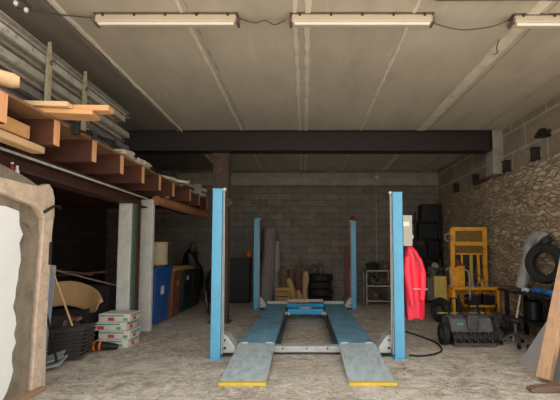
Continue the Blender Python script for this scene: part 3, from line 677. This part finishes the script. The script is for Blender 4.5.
t, bd = bin_(10.22, -3.25, 1.13, 'bingreen', 'lidy', 'dark green wheelie bin with ochre lid', .70)
build(MB().box(-2.965,-2.952,10.1,10.25,.80,.90), 'sticker', 'white', bd)
bin_(11.02, -3.25, 1.08, 'black2', 'black', 'black wheelie bin, farthest of the row', .66)
dr = thing('cardboard_drum', 'cream round drum standing on blue bin lid', 'drum', (-3.12, 8.5, 1.232))
build(MB().lathe((-3.12,8.5,1.232), [(.20,0),(.21,.02),(.205,.44),(.215,.45),(.215,.47)], closed=False), 'body', 'cream', dr, smooth=True)
build(MB().cyl((-3.12,8.5,1.702),(-3.12,8.5,1.712),.19), 'lid', 'tan', dr)
# bicycle wheel and dark bags beyond bins
bwl = thing('bicycle_wheel', 'spoked wheel with pinkish rim leaning behind left lift post', 'wheel', (-2.35, 9.7, 0))
build(MB().torus((-2.35,9.7,.36),.32,.022,(1,.35,.12)), 'tyre', 'rubber', bwl, smooth=True)
build(MB().torus((-2.35,9.7,.36),.29,.013,(1,.35,.12)), 'rim', 'pinkrim', bwl, smooth=True)
m = MB(); ax = Vector((1,.35,.12)).normalized(); x1 = ax.cross(Vector((0,0,1))).normalized(); y1 = ax.cross(x1)
for k in range(14):
    a = 2*PI*k/14; p = Vector((-2.35,9.7,.36)); m.cyl(p, p+(x1*math.cos(a)+y1*math.sin(a))*.28, .003, n=5)
build(m, 'spokes', 'galv', bwl); build(MB().cyl(Vector((-2.35,9.7,.36))-ax*.04, Vector((-2.35,9.7,.36))+ax*.04, .025, n=10), 'hub', 'galv', bwl)
tag(build(MB().blob((-2.62,11.7,.52),(.25,.32,.52),3,.3,2,9), 'dark_sack', 'black2', smooth=True), 'large dark sack slumped behind the bicycle wheel', 'sack')
tag(build(MB().blob((-3.35,11.85,.78),(.3,.3,.80),3,.4,2.5,12), 'covered_machine', 'black', smooth=True), 'tall dark covered machine past the bins', 'machine')
tag(build(MB().blob((-3.30,11.8,1.66),(.1,.1,.16),3,.3,2.5,14), 'grey_jug', 'slat', smooth=True), 'grey jug shape on top of the covered machine', 'jug')
ls = thing('column_spotlight', 'small brown round spotlight on the steel column', 'lamp', (-1.6, 8.3, 2.45))
build(MB().lathe((-1.60,8.2,2.52), [(.05,.12),(.09,.05),(.11,-.04),(.09,-.05)], (0,1,0), closed=False), 'head', 'column', ls, smooth=True)
build(MB().lathe((-1.50,8.13,2.50), [(.022,0),(.026,-.02)], (0,1,0), closed=False), 'lens', 'slat', ls)
build(MB().bar((-1.68,8.3,2.52),(-1.58,8.28,2.52),.03), 'bracket', 'column', ls)

# ================================================================== BACK WALL GOODS
bk = thing('black_cabinet', 'black cabinet against the back wall behind brown column', 'cabinet', (-1.95, 12.1, 0))
build(MB().box(-2.3,-1.62,11.85,12.33,.03,1.33), 'body', 'black', bk, bev=.02)
build(MB().box(-2.27,-1.97,11.835,11.85,.08,1.28), 'door', 'black', bk, bev=.005)
build(MB().box(-1.95,-1.65,11.835,11.85,.08,1.28), 'door', 'black', bk, bev=.005)
build(MB().box(-2.28,-1.64,11.9,12.3,0,.03), 'plinth', 'black2', bk)
tag(build(MB().blob((-1.68,11.95,1.43),(.10,.10,.10),3,0), 'orange_ball', 'orange', smooth=True), 'orange ball on the black cabinet', 'ball')
def rollmesh(x, y, r, h, lean, turns=2):
    from mathutils import noise as N
    bm = bmesh.new(); n = 26; rings = []
    for i in range(25):
        z = h*i/24; row = []
        for k in range(n):
            a = 2*PI*k/n; rr = r*(1+.13*math.sin(3*a+1)+.16*N.noise(Vector((math.cos(a)*1.5, math.sin(a)*1.5, z*.8))))
            row.append(bm.verts.new((x+lean[0]*z+rr*math.cos(a), y+lean[1]*z+rr*math.sin(a), z)))
        rings.append(row)
    for a, b in zip(rings, rings[1:]):
        for k in range(n): bm.faces.new((a[k], a[(k+1)%n], b[(k+1)%n], b[k]))
    bm.faces.new(rings[0][::-1]); bm.faces.new(rings[-1]); m = MB(); m.bm.free(); m.bm = bm; return m
tag(build(rollmesh(-1.10,11.6,.20,2.2,(.02,.12)), 'carpet_roll', 'roll', smooth=True), 'tall grey-brown carpet roll leaning on the back wall', 'carpet roll')
tag(build(rollmesh(-.80,11.75,.10,1.85,(-.03,.2)), 'felt_roll', 'roll2', smooth=True), 'thinner grey roll leaning right of the tall carpet roll', 'roll')
wc = thing('wooden_crate', 'yellow-brown slatted wooden crate in front of stumps', 'crate', (-.58, 11.5, 0))
m = MB()
for z in (.0, .13, .26, .39): m.box(-.77,-.40,11.28,11.30,z+.01,z+.115)
m.box(-.77,-.40,11.30,11.62,.0,.02).box(-.77,-.40,11.62,11.64,.01,.5).box(-.77,-.75,11.3,11.62,.02,.5).box(-.42,-.40,11.3,11.62,.02,.5)
build(m, 'slats', 'crate', wc)
for x in (-.765,-.405): build(MB().box(x-.02 if x<-.5 else x-.01,x+.01 if x<-.5 else x+.02,11.26,11.28,.0,.52), 'corner_post', 'crate', wc)
def stump(x, y, pts, rs, m, label, z0=.0, branches=()):
    from mathutils import noise as N
    mb = MB().tube([(x+a, y+b, z0+c) for a, b, c in pts], rs, 14)
    for bp, br in branches: mb.tube([(x+a, y+b, z0+c) for a, b, c in bp], br, 8)
    for v in mb.bm.verts:
        k = N.noise(v.co*7)*.035; v.co.x += k; v.co.y += N.noise(v.co*7+Vector((9,3,1)))*.035
    return tag(build(mb, 'tree_stump', m, smooth=True), label, 'wood log', 'upright gnarled logs at back wall')
stump(-.585,11.46,[(0,0,0),(0,0,.4),(.0,0,.8),(-.02,0,1.0)],[.10,.11,.14,.09],'bark','gnarled dark log standing up inside the wooden crate',.02,[([(0,0,.7),(-.1,0,.9),(-.08,0,1.05)],[.05,.04,.02])])
stump(-.13,11.8,[(0,0,0),(.02,0,.5),(.0,0,.85),(.03,0,1.1)],[.13,.15,.14,.08],'bark','dark forked log with tall spike between crate and pale log',.0,[([(0,0,.7),(-.16,0,.95),(-.25,0,1.0)],[.06,.04,.02]),([(.02,0,1.0),(.05,0,1.2),(.04,0,1.36)],[.045,.04,.02])])
stump(-.29,11.42,[(0,0,0),(.0,0,.3),(-.08,0,.5),(-.16,0,.75)],[.08,.09,.1,.07],'cutwood','brown split log leaning towards the crate',.0)
stump(.04,11.38,[(0,0,0),(-.02,0,.4),(.02,0,.75),(.0,0,.95)],[.10,.085,.095,.07],'cutwood','pale smooth log standing next to the tyres',.0)
stump(-.13,11.28,[(0,0,0),(.0,0,.25),(-.05,0,.42)],[.08,.08,.07],'cutwood','short brown log in front of the forked log',.0)
stump(-.42,11.85,[(0,0,0),(0,0,.5),(.04,0,.9),(.0,0,1.0)],[.12,.13,.12,.08],'bark','dark thick log behind the leaning brown log')
stump(.02,11.72,[(0,0,0),(0,0,.5),(-.02,0,.8)],[.07,.08,.07],'bark','dark thin log between forked log and the tyres')
T = None; tl = ['bottom','second from the bottom','third from the bottom','top']
for k in range(4):
    lb = 'black tyre stacked at the back wall, '+tl[k]+' one'
    if T is None:
        T = thing('tyre', lb, 'tyre', (.48, 12.0, 0), 'stack of tyres at the back wall')
        build(MB().lathe((.48,12.0,0), [(.21,.03),(.26,.0),(.32,.005),(.355,.03),(.36,.105),(.355,.18),(.32,.205),(.26,.21),(.21,.18),(.23,.105)], n=36), 'carcass', 'rubber', T, smooth=True)
        m = MB()
        for j in range(30):
            a = 2*PI*j/30; m.obox((.48+.362*math.cos(a),12.0+.362*math.sin(a),.105),(.02,.035,.13),(0,0,a))
        build(m, 'tread', 'black2', T)
    else: dup(T, (.48+(.02,-.02,.03)[k-1], 12.0, .212*k), lb, rot=(0,0,.2*k))
tag(build(MB().blob((.30,11.95,1.0),(.1,.08,.14),3,.5,3,21).blob((.5,11.95,1.02),(.06,.08,.2),3,.5,3,23), 'root_piece', 'bark', smooth=True), 'twisted dark root lying on top of the tyre stack', 'wood root')
tag(build(MB().obox((1.32,12.24,.85),(.10,.04,1.7),(-.06,0,0)), 'red_board', 'redd'), 'dull red board leaning on the back wall by rear right post', 'board')
# steel frame trolley with scrap
st = thing('steel_stillage', 'pale steel frame rack with scrap behind right lift post', 'rack', (2.15, 11.6, 0))
for x in (1.78, 2.52):
    for y in (11.35, 11.9): build(MB().box(x-.02,x+.02,y-.02,y+.02,0,.98), 'leg', 'cage', st)
for z in (.10, .52, .95):
    build(MB().box(1.8,2.5,11.34,11.37,z,z+.04).box(1.8,2.5,11.88,11.91,z,z+.04).box(1.77,1.8,11.37,11.88,z,z+.04).box(2.5,2.53,11.37,11.88,z,z+.04).box(1.8,2.5,11.37,11.88,z,z+.012), 'shelf', 'cage', st)
for k,(x,y,z,r,l) in enumerate(((1.98,11.6,.66,(.16,.18,.14),'dark scrap lump at left on the rack middle shelf'),(2.3,11.6,.64,(.15,.18,.13),'dark scrap lump at right on rack middle shelf'),(2.0,11.6,.25,(.15,.15,.11),'dark scrap lump at left on rack lowest shelf'),(2.3,11.62,.22,(.14,.15,.09),'dark scrap lump at right on rack lowest shelf'),(2.0,11.6,1.08,(.19,.2,.13),'dark bundle at left on top of rack'),(2.33,11.6,1.10,(.18,.2,.16),'dark bundle at right on top of rack'))):
    tag(build(MB().blob((x,y,z),r,3,.6,3,30+k), 'scrap_part', ('slat','bark','bark','slat','black2','bark')[k], smooth=False), l, 'scrap', 'scrap on the pale rack')
# tall black shelving
sh = thing('black_shelving', 'tall black shelving at back right corner behind red coat', 'shelving', (3.75, 12.05, 0))
for x in (3.33, 4.1):
    for y in (11.8, 12.3): build(MB().box(x-.025,x+.025,y-.025,y+.025,0,2.95 if x > 3.5 else 2.7), 'post', 'black', sh)
for z in (.1,.7,1.3,1.9,2.4): build(MB().box(3.355,4.075,11.8,12.3,z,z+.03), 'shelf', 'black2', sh)
for k,(a,b,z,h) in enumerate(((3.4,3.7,.13,.42),(3.75,4.05,.13,.5),(3.4,3.95,.73,.45),(3.4,3.68,1.33,.4),(3.72,4.04,1.33,.5),(3.45,4.0,1.93,.40),(3.55,4.07,2.43,.52))):
    tag(build(MB().box(a,b,11.84,12.26,z,z+h), 'dark_box', ('black','black2')[k%2], bev=.012), 'black box on the black shelving, '+['lowest shelf at left','lowest shelf at right','second shelf','third shelf at left','third shelf at right','fourth shelf','very top'][k], 'box', 'boxes on the black shelving')

SH = Vector((0, -.15, 0))
# ================================================================== YELLOW MACHINE
ym = thing('workshop_machine', 'tall yellow steel machine frame with shelves by rubble wall', 'machine', (3.6, 9.0, 0))
Y = 8.95
for x in (3.27, 3.98): build(MB().box(x-.045,x+.045,Y-.05,Y+.04,.0,2.02), 'upright', 'machine', ym, bev=.008)
build(MB().box(3.25,4.03,Y-.06,Y-.03,1.97,2.05).box(3.25,4.03,Y-.06,Y-.03,1.66,1.73).box(3.25,3.33,Y-.06,Y-.03,1.73,1.97).box(3.93,4.03,Y-.06,Y-.03,1.73,1.97), 'top_frame', 'machine', ym, bev=.006)
def grille(x0,x1,z0,z1,y):
    m = MB(); n = int((x1-x0)/.04)
    for i in range(n+1): m.box(x0+i*(x1-x0)/n-.005,x0+i*(x1-x0)/n+.005,y,y+.01,z0,z1)
    n = int((z1-z0)/.04)
    for i in range(n+1): m.box(x0,x1,y-.002,y+.008,z0+i*(z1-z0)/n-.005,z0+i*(z1-z0)/n+.005)
    return m
build(grille(3.33,3.93,1.73,1.97,Y-.04), 'upper_grille', 'mesh', ym)
build(grille(3.36,3.97,1.48,1.64,Y-.05), 'lower_grille', 'mesh', ym)
build(MB().box(3.30,3.99,Y-.03,Y-.015,1.44,1.97), 'back_plate', 'mesh', ym)
build(MB().box(3.34,4.0,Y-.06,Y-.04,1.44,1.475).box(3.34,4.0,Y-.06,Y-.04,1.64,1.665), 'mid_frame', 'machine', ym)
build(MB().box(3.62,3.69,Y-.08,Y-.03,.80,1.44), 'mast', 'tank', ym, bev=.01)
build(MB().box(3.80,3.85,Y-.05,Y,.80,1.44), 'strut', 'machine', ym); build(MB().box(3.45,3.48,Y-.05,Y,.80,1.44), 'strut', 'machine', ym)
for x, z in ((3.17,1.82),(4.08,1.82),(4.07,1.2)):
    build(MB().torus((x,Y-.08,z),.085,.012,(0,1,0),n=20,m=6), 'grab_handle', 'cage', ym)
build(MB().box(3.18,3.5,Y-.1,Y-.02,.75,1.2), 'side_plate', 'machine', ym, bev=.01)
build(MB().box(3.15,4.12,Y-.32,Y+.1,.70,.76), 'upper_shelf', 'machine', ym, bev=.008)
build(MB().box(3.40,4.10,Y-.34,Y+.1,.34,.38), 'lower_shelf', 'machine', ym, bev=.006)
build(MB().box(3.14,4.14,Y+.04,Y+.07,.05,.70), 'rear_panel', 'machine', ym)
build(MB().box(3.14,3.20,Y-.3,Y+.04,.0,.70), 'side_leg', 'machine', ym); build(MB().box(4.08,4.14,Y-.3,Y+.04,.0,.70), 'side_leg', 'machine', ym)
build(MB().tube([(3.36,Y-.36,1.15),(3.46,Y-.36,1.10),(3.48,Y-.38,.9),(3.48,Y-.38,.50)], .018, 8), 'bent_tube', 'cage', ym)
build(MB().tube([(3.05,Y-.2,1.12),(3.12,Y-.2,1.16),(3.16,Y-.22,.9),(3.14,Y-.22,.75)], .018, 8), 'bent_tube', 'cage', ym)
build(MB().tube([(3.2,Y-.3,1.18),(3.3,Y-.34,1.26),(3.42,Y-.34,1.2)], .018, 8), 'red_hose', 'redd', ym)
build(MB().bar((3.46,Y-.4,.42),(3.2,Y-.42,.05),.025), 'brace', 'black', ym); build(MB().bar((4.02,Y-.4,.42),(3.9,Y-.42,.05),.025), 'brace', 'black', ym)
for k in range(6):
    x = 3.52+.1*k
    tag(build(MB().cyl((x,Y-.2,.762),(x,Y-.2,.85+.03*(k%2)),.035,.028,n=12).cyl((x,Y-.2,.85),(x,Y-.2,.90+.03*(k%2)),.014,n=8), 'grease_bottle', ('slat','cage','slat','tank','cage','slat')[k], smooth=True),
        'small grimy bottle on the yellow machine upper shelf, '+['first','second','third','fourth','fifth','sixth'][k]+' from the left', 'bottle', 'bottles on the yellow machine')
for k,(a,b) in enumerate(((3.48,3.74),(3.80,4.04))):
    b_ = thing('battery', 'black battery on lower yellow shelf, '+('left','right')[k]+' one', 'battery', ((a+b)/2,Y-.18,.385), 'batteries on the yellow machine')
    build(MB().box(a,b,Y-.3,Y-.06,.382,.58), 'case', 'black', b_, bev=.01); build(MB().box(a+.03,b-.03,Y-.27,Y-.1,.58,.60), 'top', 'slat', b_)
    for q in (a+.05,b-.05): build(MB().cyl((q,Y-.2,.6),(q,Y-.2,.625),.014,n=8), 'terminal', 'galv', b_)
tag(build(MB().blob((3.7,Y-.2,.17),(.17,.1,.165),3,.4,3,51), 'engine_part', 'slat'), 'grey engine part beneath the lower yellow shelf', 'engine part')
tag(build(MB().blob((3.30,Y-.2,.28),(.07,.12,.27),3,.4,3,52), 'engine_part', 'black2'), 'black engine part at the left foot of yellow machine', 'engine part')
for k,(x,z,rx,rz,m_,l) in enumerate(((3.55,1.0,.09,.12,'black2','black motor lump between the yellow uprights, left'),(3.84,1.0,.08,.13,'slat','grey motor lump between the yellow uprights, right'),(3.35,1.28,.07,.06,'bark','brown rag over the yellow side plate'),(3.75,1.28,.07,.09,'black2','black coil between the yellow uprights, upper'))):
    tag(build(MB().blob((x,Y+.02,z),(rx,.07,rz),3,.6,3,110+k), 'motor_part', m_), l, 'machine part', 'parts in the yellow machine')
build(MB().box(3.33,3.93,Y+.02,Y+.04,.76,1.44), 'inner_plate', 'black2', ym)
for x, z in ((3.36,1.52),(3.36,1.2),(3.9,1.2),(3.9,.95)): build(MB().cyl((x,Y-.07,z),(x,Y-.045,z),.025,n=10), 'bolt', 'slat', ym)
cmx = thing('wheeled_tank', 'ochre tank on wheels left of the yellow machine', 'machine', (2.95, 9.0, 0))
build(MB().box(2.82,3.12,8.85,9.25,.42,.98), 'tank', 'tank', cmx, bev=.05)
build(MB().box(2.68,2.80,8.85,9.1,.45,.95), 'side_grille', 'slat', cmx, bev=.01)
build(MB().torus((2.90,8.70,.27),.19,.08,(1,.5,0),n=28,m=10), 'wheel', 'rubber', cmx, smooth=True)
build(MB().cyl((2.86,8.68,.27),(2.97,8.735,.27),.10), 'wheel_hub', 'slat', cmx)
build(MB().bar((2.92,8.72,.27),(3.0,9.1,.45),.04), 'axle_arm', 'black', cmx)
build(MB().bar((3.08,9.2,.0),(3.08,9.2,.44),.04), 'leg', 'black', cmx)
for k,(x,z,r,m_) in enumerate(((2.82,1.08,.09,'slat'),(3.0,1.10,.10,'black2'),(2.9,1.20,.07,'pinkrim'))):
    tag(build(MB().blob((x,9.0,z),(r,r,.11 if k<2 else .07),3,.5,3,60+k), 'scrap_part', m_), ['grey','black','pinkish'][k]+' scrap lump lying on the ochre tank', 'scrap', 'scrap on the ochre tank')

SH = Vector((0, 0, 0))
# ================================================================== LAWN SWEEPER
ls = thing('lawn_sweeper', 'dark grey push lawn sweeper with wheels in front of yellow machine', 'garden machine', (2.66, 6.75, 0))
hood = [(0,6.5,.14),(0,6.52,.26),(0,6.6,.42),(0,6.75,.46),(0,6.95,.42),(0,7.0,.2),(0,6.9,.14)]
build(MB().prism([(2.36,y,z) for _,y,z in hood], (.68,0,0)), 'hood', 'grey', ls, bev=.02)
build(MB().box(2.62,2.80,6.50,6.9,.24,.48), 'engine_cover', 'slat', ls, bev=.02)
build(MB().cyl((2.36,6.52,.13),(3.0,6.52,.13),.09,n=16), 'brush_roller', 'black', ls)
for i in range(14):
    pp = []
    for j in range(12):
        a = j*PI/6+i*.4; r_ = .125 if j % 2 else .075; pp.append((2.38+.045*i, 6.52+r_*math.cos(a), .13+r_*math.sin(a)))
    build(MB().prism(pp, (.012,0,0)), 'toothed_disc', 'slat', ls)
build(MB().box(2.36,3.02,6.385,6.40,.03,.07), 'front_bar', 'slat', ls)
for x, r in ((2.27,.17),(3.07,.14)):
    w = build(MB().lathe((x,6.62,r), [(r*.55,-.04),(r,-.045),(r+.0,.045),(r*.55,.04)], (1,0,0)), 'wheel', 'rubber', ls, smooth=True)
    build(MB().cyl((x-.03,6.62,r),(x+.03,6.62,r),r*.56), 'hub', 'slat', w)
build(MB().bar((2.45,6.85,.44),(2.60,7.15,.68),.03), 'handle_bar', 'black', ls); build(MB().bar((2.96,6.85,.44),(3.04,7.15,.68),.03), 'handle_bar', 'black', ls)
build(MB().bar((2.60,7.15,.68),(3.04,7.15,.68),.02), 'handle_grip', 'black', ls)
build(MB().box(2.46,2.56,6.535,6.55,.32,.36), 'badge', 'printg', ls)
build(MB().box(2.30,3.10,6.97,7.0,.44,.46), 'rear_rod', 'tank', ls)

SH = Vector((0, -.2, 0))
# ================================================================== RIGHT WORKBENCH
wb = thing('workbench', 'dark workbench along the rubble wall at right edge', 'workbench', (3.85, 6.5, 0))
build(MB().box(3.6,4.12,4.95,7.7,.79,.83), 'worktop', 'black2', wb, bev=.006)
for x in (3.72,4.06):
    for y in (5.1,6.35,7.6): build(MB().box(x-.03,x+.03,y-.03,y+.03,0,.79), 'leg', 'black', wb)
build(MB().box(3.75,4.08,5.1,7.6,.3,.33), 'under_shelf', 'black2', wb)
tag(build(MB().cyl((3.46,6.95,.02),(3.64,7.0,.785),.016,n=8), 'white_stick', 'pale'), 'slanting white stick leaning on the front of workbench', 'stick')
for k,(y,h,r,l) in enumerate(((5.6,.3,.12,'nearest'),(6.0,.4,.13,'second'),(6.6,.35,.12,'third'),(7.1,.4,.13,'farthest'))):
    tag(build(MB().lathe((3.92,y,.332),[(r*.8,0),(r,.03),(r,h*.8),(r*.5,h*.9),(r*.45,h)],closed=False), 'dark_canister', 'black', smooth=True), 'black canister below the workbench, '+l+' along it', 'canister', 'canisters under workbench')
bj = [((3.78,6.35,.87),(.11,.14,.045),'bluejunk','crumpled blue cloth on workbench, nearer one'),((3.8,6.75,.87),(.10,.15,.04),'bluejunk','crumpled blue cloth on workbench, farther one'),((3.72,6.98,.86),(.06,.08,.03),'white','small white rag left of the blue cloths'),((3.7,7.3,.86),(.09,.16,.03),'slat','dull metal scrap at far end of workbench'),((3.98,6.15,.90),(.1,.14,.07),'black','dark lump beside the blue cloth on the workbench')]
for k,(c_,r,m_,l) in enumerate(bj): tag(build(MB().blob(c_,r,3,.5,2.5,70+k), 'rag', m_, smooth=True), l, 'rag' if k < 3 else 'scrap')
for k in range(3):
    tag(build(MB().cyl((3.5+.05*k,7.05+.28*k,.85+.01*k),(4.0,7.15+.2*k,.86+.01*k),.014,n=8), 'hand_tool', ('slat','rust','slat')[k]), 'long thin tool lying across the bench far end, '+('nearest','middle','farthest')[k]+' of three', 'tool', 'tools on the workbench')
dc = thing('flexible_duct', 'silver flexible duct curving up from workbench', 'duct', (3.95, 7.1, .83))
path = []
for i in range(60):
    t = i/59
    if t < .6: u = t/.6; path.append(Vector((3.83+.15*u, 7.32-.04*u, .84+.62*u)))
    else:
        u = (t-.6)/.4*PI*.66; path.append(Vector((3.98-.02*(1-math.cos(u)), 7.28-.33*(1-math.cos(u)), 1.46+.29*math.sin(u))))
build(MB().tube(path, [.096+(.004 if i%2 else -.003) for i in range(60)], 16), 'corrugated_hose', 'silver', dc, smooth=False)
build(MB().tube([path[-1]-Vector((0,0,.0)), path[-1]+Vector((.04,-.05,-.08))], .098, 16), 'end_collar', 'black2', dc)
ht = thing('hanging_tyre', 'black tyre hanging on the rubble wall beside silver duct', 'tyre', (4.05, 6.72, .95))
build(MB().lathe((3.93,6.75,1.31), [(.19,-.06),(.25,-.085),(.30,-.08),(.33,-.03),(.33,.03),(.30,.08),(.25,.085),(.19,.06)], (1,.5,0), n=36), 'carcass', 'rubber', ht, smooth=True)
build(MB().cyl((4.24,6.75,1.52),(3.86,6.75,1.54),.014,n=8), 'peg', 'black', ht)
tag(build(MB().blob((3.85,6.3,.98),(.1,.12,.14),3,.4,3,81), 'machine_vise', 'black', smooth=False), 'dark vise-like lump on bench below hanging tyre', 'vise')
SH = Vector((0, -.1, 0))
# wheeled stand / dolly
wd = thing('wheeled_dolly', 'grey metal stand on casters between sweeper and bench', 'dolly', (3.35, 6.6, 0))
hub = (3.40,6.65,.20)
build(MB().cyl((3.40,6.65,.14),(3.42,6.68,.36),.025), 'stem', 'slat', wd)
for k in range(5):
    a = 2*PI*k/5+.5; e = Vector((3.40+.27*math.cos(a)*.8, 6.65+.3*math.sin(a), .075))
    lg = build(MB().bar(hub, e, .03), 'leg', 'slat', wd)
    build(MB().cyl(e+Vector((-.015,0,-.035)), e+Vector((.015,0,-.035)), .038, n=12), 'caster', 'black', lg)
build(MB().lathe((3.42,6.68,.36),[(.09,0),(.12,.03),(.11,.06)],closed=False), 'seat_plate', 'black2', wd)
for k,(c_,r,m_,l) in enumerate((((3.33,7.35,.14),(.15,.15,.14),'slat','grey scrap heap by foot of rubble wall, near sweeper'),((3.62,7.2,.18),(.12,.14,.18),'black2','black scrap heap under far end of bench'),((3.42,6.15,.07),(.10,.12,.07),'black','small black lump on floor before workbench'),((3.75,7.95,.16),(.18,.18,.16),'slat','grey scrap heap between yellow machine and bench'))):
    tag(build(MB().blob(c_,r,3,.7,3,90+k), 'scrap_heap', m_), l, 'scrap', 'scrap along the right wall')
SH = Vector((0, -.2, 0))
# leaning grey board, knotty beam, wedge, red can, bucket
tag(build(MB().prism([(2.92,5.78,0),(2.92,4.75,0),(3.62,4.75,1.02),(3.70,5.72,1.14)], (.018,0,-.012)), 'grey_board', 'panel'), 'flat grey board leaning against the workbench', 'board')
tag(build(MB().bar((2.75,4.95,.04),(4.14,5.66,3.72),.15,.09,0), 'timber_beam', 'beamwood', bev=.008), 'knotty timber beam leaning at right edge in front of grey board', 'beam')
wdg = tag(build(MB().prism([(2.42,4.72,.0),(2.40,4.72,.03),(2.46,4.72,.055),(2.62,4.72,.07),(2.9,4.72,.075),(3.3,4.72,.075),(3.3,4.72,.0)], (0,-.12,0)), 'wood_wedge', 'brownwood', bev=.012), 'dark brown wedge of wood on floor in bottom right corner', 'wood')
rcn = thing('red_can', 'red plastic can at the right edge behind timber beam', 'can', (3.0, 4.85, 0))
build(MB().box(2.90,3.16,4.70,4.88,0,.27), 'body', 'redd', rcn, bev=.03); build(MB().cyl((2.95,4.79,.27),(2.93,4.79,.33),.03), 'spout', 'red', rcn)
build(MB().tube([(3.02,4.79,.27),(3.03,4.79,.33),(3.1,4.79,.33),(3.12,4.79,.27)],.012,8), 'handle', 'redd', rcn)
bu = thing('metal_bucket', 'pale metal bucket cut off by the bottom right corner', 'bucket', (3.0, 4.32, 0))
build(MB().lathe((2.96,4.30,0),[(.11,0),(.15,.26),(.158,.27),(.15,.275),(.142,.26),(.10,.01)],n=28), 'pail', 'galv', bu, smooth=True)
build(MB().cyl((2.96,4.30,.004),(2.96,4.30,.012),.105,n=28), 'bottom', 'galv', bu)
build(MB().tube([(2.81,4.30,.25),(2.84,4.2,.2),(2.96,4.15,.17),(3.08,4.2,.2),(3.11,4.30,.25)],.006,6), 'handle', 'black2', bu)

# ================================================================== LIGHT
w = bpy.data.worlds.new('overcast'); scn.world = w; w.use_nodes = True
bg = w.node_tree.nodes['Background']; bg.inputs[0].default_value = (1.0,.975,.94,1); bg.inputs[1].default_value = 1.0
sd = bpy.data.lights.new('sun', 'SUN'); sd.energy = 4.0; sd.angle = .03; sd.color = (1,.93,.82)
so = bpy.data.objects.new('sun', sd); C.objects.link(so); so.rotation_euler = (math.radians(-28), math.radians(18), 0)
vs = scn.view_settings; vs.view_transform = 'Standard'; vs.look = 'None'; vs.gamma = 1; vs.use_curve_mapping = False; vs.exposure = 1.0
